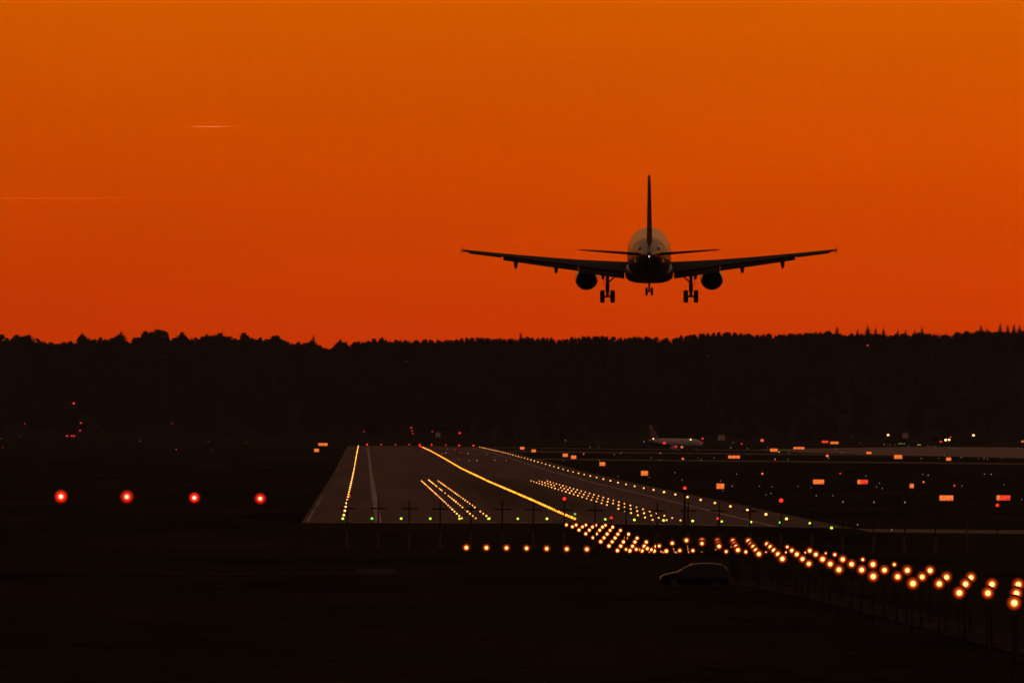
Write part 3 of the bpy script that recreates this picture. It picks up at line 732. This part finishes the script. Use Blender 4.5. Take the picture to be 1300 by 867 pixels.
    for s in (-1, 1):                     # bare seal plates round the tailplane roots
        for dz, xo in ((.66, .88), (-.46, 1.10)):
            sp_ = MB(); zc_ = ZC + .72 + dz
            sp_.loft([[(s*xo, -14.2, zc_ - .17), (s*(xo+.26), -14.2, zc_ - .17), (s*(xo+.22), -14.2, zc_ + .17), (s*xo, -14.2, zc_ + .17)],
                      [(s*(xo-.12), -15.4, zc_ - .13), (s*(xo+.12), -15.4, zc_ - .13), (s*(xo+.08), -15.4, zc_ + .13), (s*(xo-.12), -15.4, zc_ + .13)]])
            part('tailplane_seal', sp_, P['seal'])
    n = MB(); n.tube((0, 12.64, .38), (0, 12.75, ZC - 1.9), .09, .11, 12); n.tube((-.3, 12.64, .38), (.3, 12.64, .38), .06, .06, 8); n.tube((0, 12.64, .8), (0, 13.9, ZC - 2.0), .04, .04, 6)
    no = part('nose_landing_gear', n, P['gear'])
    for dx in (-.25, .25):
        ty = MB(); ty.lathe([(-.11,.2),(-.115,.3),(-.08,.36),(0,.38),(.08,.36),(.115,.3),(.11,.2)], (dx, 12.64, .38), 'X', 24); tyo = part('tyre', ty, MT['rubber'], no)
        hb_ = MB(); hb_.lathe([(-.09,.02),(-.09,.2),(.09,.2),(.09,.02)], (dx, 12.64, .38), 'X', 16); part('wheel_hub', hb_, P['gear'], tyo)
    for s in (-1, 1):
        dr = MB(); dr.box((s*.42 - .015, 12.9, ZC - 2.65), (s*.42 + .015, 14.4, ZC - 1.95)); part('gear_door', dr, P['belly'], no)
    ap_ = MB(); ap_.lathe([(-19.78, .24), (-20.0, .2), (-20.0, .15), (-19.7, .14)], (0, 0, ZC + 1.03), n=18); part('exhaust_outlet', ap_, P['metal'])
    if lit is not None:
        tlm = MB(); tlm.sphere((0, -19.98, ZC + .88), .07); link('tail_light', tlm.me('tail_light', [MT['tail']], True), root)
MT['tail'] = lamp('tail_light_glass', (1, .72, .55), 1.6)
plane = bpy.data.objects.new('landing_airliner', None); COL.objects.link(plane)
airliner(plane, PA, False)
tag(plane, 'large twin engine airliner seen from behind with wheels down, landing in the orange sky', 'airliner')
PLANE_D, PITCH = 767.0, 3.85
pr_ = at(824.3, 384.5, PLANE_D)
plane.location = pr_; plane.rotation_euler = (R(PITCH), R(-.6), R(-1.95))
taxi = bpy.data.objects.new('parked_airliner', None); COL.objects.link(taxi)
airliner(taxi, PB, True)
tag(taxi, 'pale airliner standing on the far taxiway at dusk, nose pointing to the right', 'airliner')
q = at(852, 570, 3780); taxi.location = (q.x, 3715, gz(q.x, 3715) + .01); taxi.rotation_euler = (0, 0, R(180 + 38))
for px, py, mat, r, lab in ((843.5, 562.5, 'dimred', 2.0, 'red lamp in front of the tail end of the parked airliner'), (858.3, 567, 'dimred', 1.5, 'small red lamp under the middle of the parked airliner'),
                            (865.8, 567.6, 'dimorange', 1.6, 'small orange lamp under the front of the parked airliner'), (877, 558, 'warm', 1.1, 'warm yellow lamp in front of the nose of the parked airliner'),
                            (829.5, 557, 'warm', 1.0, 'warm lamp in front of the left wing of the parked airliner'), (892, 556.8, 'dimred', 1.4, 'red lamp just right of the nose of the parked airliner')):
    stake_light('field_lamp', mat, at(px, py, 3600), r * 3600 / F, lab, 'lamp')

# ------------------------------------------------------------------ car by the perimeter road
PC = dict(body=surf('dark_car_paint', (.003, .003, .003), .3, 0, .05, 3, coat=.16, spec=.12), glass=surf('car_glass', (.004, .004, .004), .08, 0, 0, 1, spec=.2), rim=surf('wheel_rim_metal', (.03, .03, .03), .5, .3),
          lampw=surf('headlamp_glass', (.05, .05, .05), .1), lampr=surf('tail_lamp_glass', (.06, .005, .005), .3), trim=surf('black_trim', (.01, .01, .01), .7))
def car(p, rz):
    root = bpy.data.objects.new('parked_car', None); COL.objects.link(root); root.location = p; root.rotation_euler = (0, 0, rz)
    # stations along the length (x forward): floor, sill width, belt height/width, roof height/width
    ST = [(2.28,.42,.62,.62,.66,.66,.60),(2.22,.30,.74,.74,.74,.78,.66),(2.0,.24,.82,.86,.84,.90,.76),(1.5,.22,.87,.98,.87,1.02,.80),(1.12,.22,.89,1.03,.87,1.10,.76),(.55,.22,.90,1.05,.88,1.44,.66),
          (.15,.22,.90,1.06,.88,1.60,.62),(-.5,.22,.90,1.07,.88,1.665,.62),(-1.2,.22,.90,1.08,.88,1.66,.61),(-1.75,.22,.89,1.08,.86,1.60,.59),(-2.05,.26,.86,1.08,.83,1.42,.58),(-2.2,.34,.80,1.02,.78,1.08,.62),(-2.26,.45,.68,.8,.7,.84,.58)]
    b = MB(); rings = []
    for x, zf, ws, zb, wb, zr, wr in ST:
        rings.append([(x, -ws*.9, zf), (x, -ws, zf+.12), (x, -ws, (zf+zb)/2+.05), (x, -wb, zb), (x, -wr-.02, zr-.07), (x, -wr*.75, zr-.012), (x, 0, zr),
                      (x, wr*.75, zr-.012), (x, wr+.02, zr-.07), (x, wb, zb), (x, ws, (zf+zb)/2+.05), (x, ws, zf+.12), (x, ws*.9, zf)])
    b.loft(rings); bo = autosmooth(link('body', b.me('body', [PC['body']]), root), 50)
    def gl(name, pts, mat=PC['glass']):
        g = MB(); n = len(pts); g.add(pts, [tuple(range(n))]); return link(name, g.me(name, [mat]), root)
    for s in (-1, 1):
        for (xa, xb, za, zb_, wa, wb_) in ((.78, .02, 1.12, 1.48, .885, .735), (-.06, -.98, 1.13, 1.55, .89, .705), (-1.06, -1.75, 1.14, 1.52, .87, .70)):
            gl('side_window', [(xa, s*wa, za), (xb, s*wa, za), (xb + .02, s*wb_, zb_), (xa - .42 if xa > .5 else xa - .03, s*wb_, zb_)])
        mm = MB(); mm.sphere((.82, s*1.0, 1.12), .11, 0, 12, 8, (.6, 1.1, .8)); link('mirror', mm.me('mirror', [PC['body']], True), root)
        hl = MB(); hl.sphere((2.12, s*.62, .72), .16, 0, 12, 8, (.6, 1, .6)); link('headlight', hl.me('headlight', [PC['lampw']], True), root)
        t = MB(); t.box((-2.235, s*.72 - .08, .85), (-2.14, s*.72 + .08, 1.25)); link('tail_lamp', t.me('tail_lamp', [PC['lampr']]), root)
        for x in (1.38, -1.32):
            w = MB(); w.lathe([(-.10,.2),(-.11,.26),(-.08,.315),(.08,.315),(.11,.26),(.10,.2)], (x, 0, 0), 'Y', 24)
            w.v = [(v[0], v[1] + s*.80, v[2] + .315) for v in w.v]; wo = autosmooth(link('wheel', w.me('wheel', [MT['rubber']]), root))
            r = MB(); r.lathe([(-.09,.01),(-.09,.2),(.09,.2),(.09,.01)], (x, 0, 0), 'Y', 18); r.v = [(v[0], v[1] + s*.805, v[2] + .315) for v in r.v]
            link('rim', r.me('rim', [PC['rim']]), wo)
    gl('windscreen', [(1.05, -.70, 1.135), (1.05, .70, 1.135), (.20, .58, 1.595), (.20, -.58, 1.595)])
    gl('rear_window', [(-1.85, -.52, 1.57), (-1.85, .52, 1.57), (-2.17, .58, 1.16), (-2.17, -.58, 1.16)])
    a = MB(); a.tube((-1.5, 0, 1.64), (-1.75, 0, 1.95), .008, .005, 5); link('aerial', a.me('aerial', [PC['trim']]), root)
    return root
D = 556; q = at(882, 740, D)
c_ = car((q.x, D, gz(q.x, D) + .02), R(180))
tag(c_, 'dark people carrier parked in the dark grass below the approach lights', 'car')

# posts, low concrete blocks and a marker stick in the dark foreground
MT['wood'] = surf('weathered_wood', (.02, .016, .012), .9)
for px, yt, w, lab in ((940, 727, .13, 'short dark post nearest the parked car'), (951, 717.5, .16, 'tallest dark post right of the parked car'), (970, 719.5, .18, 'thick dark post, third from the parked car'), (983, 725.5, .10, 'thin dark post farthest from the parked car')):
    D = 585; p = at(px, yt, D); z0 = gz(p.x, D) - .1; m = MB(); h = p.z - z0
    m.tube((0, 0, 0), (.03, 0, h - .1), w, w * .85, 8); m.tube((.03, 0, h - .1), (.03, 0, h), w * .85, w * .4, 8)
    tag(link('fence_post', m.me('fence_post', [MT['wood']]), None, (p.x, D, z0)), lab, 'post')
def block(px0, px1, yt, D, label):
    a, b = at(px0, yt, D), at(px1, yt, D); W = b.x - a.x; z0 = min(gz(a.x, D), gz(b.x, D)) - .1; H = a.z - z0
    m = MB(); m.loft([[(0, 0, 0), (W, 0, 0), (W, .6, 0), (0, .6, 0)], [(0, .0, H*.4), (W, .0, H*.4), (W, .6, H*.4), (0, .6, H*.4)], [(.1, .18, H), (W - .1, .18, H), (W - .1, .42, H), (.1, .42, H)]])
    tag(link('concrete_barrier', m.me('concrete_barrier', [MT['concrete']]), None, (a.x, D, z0)), label, 'barrier')
block(452, 503, 722, 622, 'low pale concrete barrier in the dark grass at the left of centre')
block(922, 1010, 727.5, 640, 'long low concrete barrier behind the dark posts')
p = at(607, 711, 640); z0 = gz(p.x, 640) - .1; m = MB(); m.tube((.08, 0, 0), (0, 0, p.z - z0), .035, .03, 6)
m.box((-.06, -.02, p.z - z0 - .25), (.06, .02, p.z - z0 - .05))
tag(link('marker_stick', m.me('marker_stick', [MT['concrete']]), None, (p.x, 640, z0)), 'thin pale stick below the left end of the amber crossbar', 'marker')

# ------------------------------------------------------------------ wooded hill
SKY = [(-600,424),(-200,426),(0,429),(20,425),(35,425),(50,431),(75,433),(85,429),(95,434),(105,425),(120,428),(140,425),(155,422),(160,430),(175,424),(185,421),(192,417),(205,417),(215,429),(230,422),(245,429),
       (262,424),(280,422),(300,428),(310,422),(325,428),(350,425),(365,432),(380,431),(396,429),(408,437),(420,437),(430,432),(445,432),(470,430),(485,429),(490,432),(520,431),(540,430),(550,432),(575,431),(600,428),
       (625,429),(650,430),(665,428),(695,428),(710,432),(730,427),(760,426),(790,429),(800,427),(830,428),(860,429),(870,425),(910,422),(920,421),(950,424),(975,424),(1020,422),(1050,420),(1070,422),(1090,420),
       (1105,421),(1130,423),(1150,422),(1170,420),(1190,421),(1205,421),(1225,418),(1250,417),(1280,418),(1300,417),(1500,416),(1900,420)]
SX, SY = [s[0] for s in SKY], [s[1] for s in SKY]
DC, DS = 7300.0, 6250.0
def skyy(px): return float(np.interp(px, SX, SY)) - (1.0 if 470 < px < 1060 else 0)
def px_of(X, D): return VX + X * F / D
def hz_crest(X):
    px = px_of(X, DC); y = np.mean([skyy(px + d) for d in (-45, -30, -15, 0, 15, 30, 45)])
    return at(px, y, DC).z - 19.5
def hillz(X, D):
    t = (D - DS) / (DC - DS); zc = hz_crest(X)
    if t <= 0: return gz(X, D) + t * 4
    return zc * t if t < 1 else zc - (D - DC) * .012
xs = np.arange(-1100, 1300, 30.0); ds = [6150, 6250, 6500, 6800, 7050, 7300, 7600, 8400, 8990]
v = [(x, d, hillz(x, d) - (.3 if d > 6200 else 6)) for d in ds for x in xs]; n = len(xs)
f = [(j*n+i, j*n+i+1, (j+1)*n+i+1, (j+1)*n+i) for j in range(len(ds)-1) for i in range(n-1)]
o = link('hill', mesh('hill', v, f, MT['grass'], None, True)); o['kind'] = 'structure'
MT['leaf'] = surf('dark_foliage', (.026, .024, .015), .95, 0, .2, .05, spec=0)
MT['leaf2'] = surf('dark_needles', (.026, .024, .016), .95, 0, .2, .05, spec=0)
MT['bark'] = surf('bark', (.05, .04, .03), .95)
nr = np.random.default_rng(11)
def leaves(centres, radii, per, size):
    """quads scattered through clumps: returns (n,4,3)"""
    out = []
    for c, r in zip(centres, radii):
        k = per; d = nr.normal(size=(k, 3)); d /= np.linalg.norm(d, axis=1)[:, None]
        p = c + d * (r * np.abs(nr.normal(size=(k, 1))) * .72) * np.array([1, 1, .85])
        a = nr.normal(size=(k, 3)); a /= np.linalg.norm(a, axis=1)[:, None]
        b = np.cross(a, nr.normal(size=(k, 3))); b /= np.linalg.norm(b, axis=1)[:, None]
        s = size * nr.uniform(.6, 1.3, (k, 1))
        out.append(np.stack([p - a*s - b*s*.5, p + a*s - b*s*.5, p + a*s + b*s*.5, p - a*s + b*s*.5], 1))
    return np.concatenate(out)
def broad(clumps, per, size, H=1.0):        # unit tree: height 20, base at 0
    ctr, rad = [], []
    for _ in range(clumps):
        t = nr.random(); z = 2.5 + 16.6 * t; rmax = 5.3 * max(.03, 1 - (abs(z - 9.0) / 10.6) ** 1.7) ** .75
        a = nr.random() * 6.283; rr = rmax * math.sqrt(nr.random()); ctr.append(np.array([rr*math.cos(a), rr*math.sin(a), z])); rad.append(nr.uniform(.8, 2.1) * (1.0 if z < 16 else .7))
    return leaves(ctr, rad, per, size)
def conifer(tiers, per, jag=1.0):
    q = []
    for k in range(tiers):
        t = k / (tiers - 1); z = 3 + 16.6 * t; r = (4.3 * (1 - t) ** .72 + .12) * nr.uniform(.75, 1.15)
        for j in range(per):
            a = 6.283 * j / per + nr.random(); ca, sa = math.cos(a), math.sin(a); rr = r * nr.uniform(.65, 1.15); w = .28 * rr + .15
            tip = np.array([rr*ca, rr*sa, z - .30*rr]); root = np.array([.05*ca, .05*sa, z + .55])
            side = np.array([-sa, ca, 0]) * w; m = root*.45 + tip*.55
            q.append([root, m - side - [0,0,.25], tip, m + side - [0,0,.25]])
    q = np.array(q); return q
def quads_mesh(name, Q, mat):
    n = len(Q); me = bpy.data.meshes.new(name); V = Q.reshape(-1, 3).astype(np.float32)
    me.vertices.add(n*4); me.vertices.foreach_set('co', V.ravel())
    me.loops.add(n*4); me.loops.foreach_set('vertex_index', np.arange(n*4, dtype=np.int32))
    me.polygons.add(n); me.polygons.foreach_set('loop_start', np.arange(0, n*4, 4, dtype=np.int32))
    me.update(calc_edges=True); me.validate(); me.materials.append(mat); return me
def trunk_me(name, h, r, limbs=True):
    m = MB(); m.tube((0, 0, -1), (0, 0, h), r, r*.25, 7)
    if limbs:
        for k in range(7):
            a = k * 2.4; z = h*.4 + k*h*.07; m.tube((0, 0, z), (3.6*math.cos(a), 3.6*math.sin(a), z + 3.5), r*.4, r*.08, 5)
    return m.me(name, [MT['bark']])
def place(Q, X, D, z, s, sw):
    a = nr.random() * 6.283; c, sn = math.cos(a), math.sin(a)
    P = Q * np.array([sw, sw, s]); P = np.stack([P[..., 0]*c - P[..., 1]*sn, P[..., 0]*sn + P[..., 1]*c, P[..., 2]], -1)
    return P + np.array([X, D, z])
lowp = [broad(14, 14, 1.5) for _ in range(4)] ; lowc = [conifer(11, 8) for _ in range(3)]
hip = [broad(62, 32, .50) for _ in range(6)]; hic = [conifer(22, 13) for _ in range(4)]
parts = []
for D in list(np.arange(DS + 10, DC - 30, 62)) + [DC - 70, DC - 45]:
    x0, x1 = (-60 - VX) * D / F, (1360 - VX) * D / F
    for X in np.arange(x0 - 150, x1 + 150, 11.0):
        X += nr.uniform(-4, 4); d = D + nr.uniform(-25, 25); s = nr.uniform(.72, 1.0) * (1 if D < DC - 80 else .72)
        con = nr.random() < (.55 if px_of(X, d) > 1050 else .15)
        parts.append(place((lowc if con else lowp)[nr.integers(3)], X, d, hillz(X, d) - .5, s, s * nr.uniform(1.0, 1.4)))
for X in np.arange(-560, 800, 4.5):           # undergrowth along the crest
    D = DC + nr.uniform(-12, 40); parts.append(place(lowp[nr.integers(4)], X, D, hillz(X, D) - 3, .52, .62)); parts.append(place(lowp[nr.integers(4)], X + 2, D + 45, hillz(X, D + 45) - 4, .85, .8))
for px in np.arange(-260, 1560, 5.0):          # closed canopy just under the skyline
    D = DC + nr.uniform(0, 30); X = (px - VX) * D / F; z = hillz(X, D) - 1; sx_ = (at(px, skyy(px) + nr.uniform(3.5, 7), D).z - z) / 19.6
    parts.append(place(hip[nr.integers(6)], X, D, z, sx_, .8))
px = -200.0                                    # the trees along the crest
while px < 1480:
    smooth = 480 < px < 1050
    for row in range(3):
        D = DC + 25 * row - 20; X = (px + nr.uniform(-4, 4) - VX) * D / F; z = hillz(X, D) - .5
        yt = skyy(px) + (nr.uniform(0, 2.0) if smooth else (.5 + 6 * nr.random() ** 1.3 if px < 1050 else .8 + 3.5 * nr.random())) + row * .5
        top = at(px, yt, D).z
        con = nr.random() < (.3 if px > 1050 else (.05 if px < 380 else .12))
        s = max(.45, (top - z) / 20.0)
        parts.append(place((hic if con else hip)[nr.integers(4)], X, D, z, s, s * nr.uniform(.85, 1.15) * (.75 if smooth else 1) * (1.55 if con else 1)))
    px += 6.5 if smooth else (9 if px < 480 else 7)
fo = link('forest', quads_mesh('forest', np.concatenate(parts), MT['leaf'])); tag(fo, 'dark wooded hillside across the whole horizon behind the airfield', 'forest', None, 'stuff')
# single trees that stand out on the skyline
bm_ = [quads_mesh('crown', q, MT['leaf']) for q in hip[:5]]; cm_ = [quads_mesh('crown', q, MT['leaf2']) for q in hic]
tb, tcn = trunk_me('broadleaf_tree', 16, .45), trunk_me('spruce_tree', 19, .3, False)
TREES = [(2,423,'b','small round tree on the skyline at the left edge of the photo'),(20,423,'b','rounded tree on the skyline, second from the left edge'),(36,423.5,'b','rounded tree on the skyline, third from the left edge'),
         (104,421,'b','bushy tree on the skyline just left of the red lattice mast lamp'),(154,419.5,'b','tree on the skyline with a sharp crown left of the highest treetop'),(184,419,'b','tree leaning against the left side of the highest treetop'),
         (198,416,'b','highest wide treetop on the left part of the skyline'),(230,420.5,'b','round tree on the skyline right of the highest treetop'),(262,422,'b','low broad tree on the skyline midway along the left part'),
         (281,420.5,'b','broad tree on the skyline, left one of two close humps'),(309,421,'b','round tree on the skyline, right one of two close humps'),(350,423.5,'b','broad tree on the skyline left of the dip'),
         (397,425,'c','small pointed tree on the edge of the skyline dip'),(431,429,'b','ragged tree on the skyline just right of the dip'),(485,427,'b','low tree on the skyline above the left runway edge'),
         (660,421.5,'c','single thin pointed tree on the smooth middle of the skyline'),(1062,413.5,'c','thin pointed spruce on the skyline below the right wingtip'),(1088,418,'c','small spruce on the skyline left of the tall one above the red hill lamp'),
         (1101,412.5,'c','tall spruce on the skyline above the red hill lamp'),(1111,416,'c','spruce on the skyline right of the tall one above the red hill lamp'),(1121,416,'c','broad spruce on the skyline, second right of the red hill lamp'),
         (1139,418.5,'c','small spruce on the skyline in the shallow gap right of the red hill lamp'),(1149,418.5,'c','small spruce on the skyline left of an isolated tall spruce'),(1161,418.5,'c','low spruce on the skyline just left of the isolated tall one'),
         (1170,414.5,'c','isolated tall spruce on the skyline right of the shallow gap'),(1245,412,'c','pointed spruce at the left end of the group at the right edge'),(1253,415.5,'c','short spruce inside the group at the right edge'),
         (1269.5,410.5,'c','tallest spruce of the group at the right edge'),(1279,412,'c','spruce just right of the tallest one at the right edge'),(1287,411.5,'c','slim spruce second from the right edge of the photo'),(1294,412.5,'c','spruce at the very right edge of the photo')]
for k, (px, yt, kd, lab) in enumerate(TREES):
    D = DC - 45; X = (px - VX) * D / F; z = hillz(X, D) - .5; s = (at(px, yt + (1.2 if kd == 'b' else 0), D).z - z) / 20
    nm = 'broadleaf_tree' if kd == 'b' else 'spruce_tree'
    root = link(nm, tb if kd == 'b' else tcn, None, (X, D, z), (0, 0, k * 1.3), ((s*.9, s*.9, s) if kd == 'b' else (s*1.65, s*1.65, s))); tag(root, lab, 'tree', 'trees standing out on the skyline')
    link('crown', bm_[k % 5] if kd == 'b' else cm_[k % 4], root)
# red lamp on the hill
p = at(1102, 438.3, 7100); z0 = hillz(p.x, 7100) - .5; m = MB(); h = p.z - z0
m.tube((0, 0, 0), (0, 0, h - .6), .35, .2, 6); m.tube((-1, 0, h - 4), (1, 0, h - 4), .12, .12, 5); m.sphere((0, 0, h), 1.25 * 7100 / F, 1)
tag(link('beacon_pole', m.me('beacon_pole', [MT['darksteel'], MT['dimred']]), None, (p.x, 7100, z0)), 'single red lamp high on the wooded hill at the right', 'beacon')

# ------------------------------------------------------------------ thin evening haze over the whole airfield
hm = bpy.data.materials.new('evening_haze'); hm.use_nodes = True; hnt = hm.node_tree; hnt.nodes.clear()
ho = hnt.nodes.new('ShaderNodeOutputMaterial'); hv = hnt.nodes.new('ShaderNodeVolumePrincipled')
hv.inputs['Color'].default_value = (.92, .92, .92, 1); hv.inputs['Density'].default_value = 8.5e-6; hv.inputs['Anisotropy'].default_value = 0
hnt.links.new(hv.outputs[0], ho.inputs['Volume'])
hb_ = MB(); hb_.box((-4010, -310, -9), (4010, 9010, 112))
o = link('haze', hb_.me('haze', [hm])); o['kind'] = 'stuff'

# ------------------------------------------------------------------ contrails
def trail_mat(name, dens, l, flip):
    m = bpy.data.materials.new(name); m.use_nodes = True; nt = m.node_tree; nt.nodes.clear(); L = nt.links.new
    out = nt.nodes.new('ShaderNodeOutputMaterial'); tr = nt.nodes.new('ShaderNodeBsdfTransparent'); tl = nt.nodes.new('ShaderNodeBsdfTranslucent'); tl.inputs['Color'].default_value = (.9, .9, .9, 1)
    mx = nt.nodes.new('ShaderNodeMixShader'); tc = nt.nodes.new('ShaderNodeTexCoord'); sp = nt.nodes.new('ShaderNodeSeparateXYZ')
    rp = nt.nodes.new('ShaderNodeValToRGB'); e = rp.color_ramp.elements
    e[0].position, e[1].position = 0, 1; e[0].color = (dens*.35,)*3 + (1,); e[1].color = (0, 0, 0, 1)
    a = e.new(.12); a.color = (dens,)*3 + (1,); a = e.new(.45); a.color = (dens,)*3 + (1,); a = e.new(.75); a.color = (dens*.35,)*3 + (1,)
    mr = nt.nodes.new('ShaderNodeMapRange'); mr.inputs[1].default_value = 0; mr.inputs[2].default_value = l
    L(tc.outputs['Object'], sp.inputs[0]); L(sp.outputs['X'], mr.inputs[0]); L(mr.outputs[0], rp.inputs['Fac']); L(rp.outputs['Color'], mx.inputs['Fac'])
    L(tr.outputs[0], mx.inputs[1]); L(tl.outputs[0], mx.inputs[2]); L(mx.outputs[0], out.inputs['Surface'])
    return m
def contrail(a, b, r_px, dens, label):
    D = 42000.0; p, q = at(a[0], a[1], D), at(b[0], b[1], D); l = (q - p).length; r = r_px * D / F
    m = MB(); rings = []
    for k in range(25):
        t = k / 24; w = r * (.25 + .75 * math.sin(math.pi * min(1, t * 1.2 + .08)) ** .6) if t < .95 else r * .2
        c = Vector((l * t, 0, (q.z - p.z) * t + .35 * r * math.sin(t * 9)))
        rings.append([(c.x, w * math.cos(6.283*j/12), c.z + w * math.sin(6.283*j/12)) for j in range(12)])
    m.loft(rings)
    o = link('contrail', m.me('contrail', [trail_mat('ice_cloud', dens, l, False)], True), None, p); tag(o, label, 'contrail')
contrail((243, 161.8), (312, 160.0), 1.0, .2, 'short bright orange vapour trail high at the left')
contrail((-140, 253.6), (350, 249.2), 1.0, .035, 'long faint vapour trail low at the left edge of the sky')

# ------------------------------------------------------------------ sky and sun
SUN_AZ, SUN_EL = R(14), R(-.55)
w = bpy.data.worlds.new('World'); sc.world = w; w.use_nodes = True
nt = w.node_tree; nt.nodes.clear(); L = nt.links.new
out = nt.nodes.new('ShaderNodeOutputWorld'); add = nt.nodes.new('ShaderNodeAddShader')
sky = nt.nodes.new('ShaderNodeTexSky'); sky.sky_type = 'NISHITA'; sky.sun_disc = False; sky.sun_elevation = SUN_EL; sky.sun_rotation = SUN_AZ; sky.dust_density = 4
bg1 = nt.nodes.new('ShaderNodeBackground'); bg1.inputs['Strength'].default_value = .0015; L(sky.outputs['Color'], bg1.inputs['Color'])
tc = nt.nodes.new('ShaderNodeTexCoord'); sp = nt.nodes.new('ShaderNodeSeparateXYZ'); L(tc.outputs['Generated'], sp.inputs[0])
def ramp(src, lo, hi, stops):
    mr = nt.nodes.new('ShaderNodeMapRange'); mr.inputs[1].default_value, mr.inputs[2].default_value = lo, hi; L(src, mr.inputs[0])
    rp = nt.nodes.new('ShaderNodeValToRGB'); e = rp.color_ramp.elements
    e[0].position = 0; e[0].color = stops[0][1] + (1,); e[1].position = 1; e[1].color = stops[-1][1] + (1,)
    for z, c in stops[1:-1]:
        q = e.new((z - lo) / (hi - lo)); q.color = c + (1,)
    L(mr.outputs[0], rp.inputs['Fac']); return rp.outputs['Color']
west = ramp(sp.outputs['Z'], 0, .5, [(0, (.590, .036, .0)), (.010, (.585, .036, .0)), (.02, (.585, .050, .0)), (.030, (.600, .064, .0)), (.04, (.615, .081, .0)), (.050, (.635, .101, .0)),
                                      (.10, (.62, .17, .02)), (.20, (.36, .16, .07)), (.5, (.13, .075, .055))])
east = ramp(sp.outputs['Z'], 0, 1, [(0, (.16, .075, .055)), (.3, (.19, .09, .065)), (1, (.17, .085, .062))])
dot = nt.nodes.new('ShaderNodeVectorMath'); dot.operation = 'DOT_PRODUCT'; dot.inputs[1].default_value = (math.sin(SUN_AZ), math.cos(SUN_AZ), 0)
L(tc.outputs['Generated'], dot.inputs[0])
mr = nt.nodes.new('ShaderNodeMapRange'); mr.interpolation_type = 'SMOOTHSTEP'; mr.inputs[1].default_value, mr.inputs[2].default_value = .25, .93; L(dot.outputs['Value'], mr.inputs[0])
mx = nt.nodes.new('ShaderNodeMixRGB'); L(mr.outputs[0], mx.inputs['Fac']); L(east, mx.inputs['Color1']); L(west, mx.inputs['Color2'])
mg = nt.nodes.new('ShaderNodeMapRange'); mg.inputs[1].default_value, mg.inputs[2].default_value, mg.inputs[3].default_value, mg.inputs[4].default_value = -.06, .08, .93, 1.05; L(sp.outputs['X'], mg.inputs[0])
ml = nt.nodes.new('ShaderNodeMixRGB'); ml.blend_type = 'MULTIPLY'; ml.inputs['Fac'].default_value = 1; L(mx.outputs['Color'], ml.inputs['Color1']); L(mg.outputs[0], ml.inputs['Color2'])
mp = nt.nodes.new('ShaderNodeMapping'); mp.inputs['Scale'].default_value = (14, 14, 75); no = nt.nodes.new('ShaderNodeTexNoise'); no.inputs['Scale'].default_value = 1; no.inputs['Detail'].default_value = 3
L(tc.outputs['Generated'], mp.inputs['Vector']); L(mp.outputs['Vector'], no.inputs['Vector'])
mn = nt.nodes.new('ShaderNodeMapRange'); mn.inputs[1].default_value, mn.inputs[2].default_value, mn.inputs[3].default_value, mn.inputs[4].default_value = .25, .75, .955, 1.045; L(no.outputs['Fac'], mn.inputs[0])
m2 = nt.nodes.new('ShaderNodeMixRGB'); m2.blend_type = 'MULTIPLY'; m2.inputs['Fac'].default_value = 1; L(ml.outputs['Color'], m2.inputs['Color1']); L(mn.outputs[0], m2.inputs['Color2'])
bg2 = nt.nodes.new('ShaderNodeBackground'); L(m2.outputs['Color'], bg2.inputs['Color']); bg2.inputs['Strength'].default_value = 1
L(bg1.outputs[0], add.inputs[0]); L(bg2.outputs[0], add.inputs[1]); L(add.outputs[0], out.inputs['Surface'])
sd = bpy.data.lights.new('sun', 'SUN'); sd.energy = 5.0; sd.angle = R(.5); sd.color = (1, .17, .012)
so = bpy.data.objects.new('sun', sd); COL.objects.link(so)
so.rotation_euler = Vector((math.sin(SUN_AZ)*math.cos(SUN_EL), math.cos(SUN_AZ)*math.cos(SUN_EL), math.sin(SUN_EL))).to_track_quat('Z', 'Y').to_euler()

sc.render.engine = 'CYCLES'
sc.view_settings.view_transform = 'Standard'; sc.view_settings.look = 'None'; sc.view_settings.exposure = 0; sc.view_settings.gamma = 1
sc.cycles.use_denoising = True; sc.cycles.denoising_input_passes = 'RGB'
sc.cycles.max_bounces = 6; sc.cycles.transparent_max_bounces = 8
sc.cycles.filter_width = 1.55
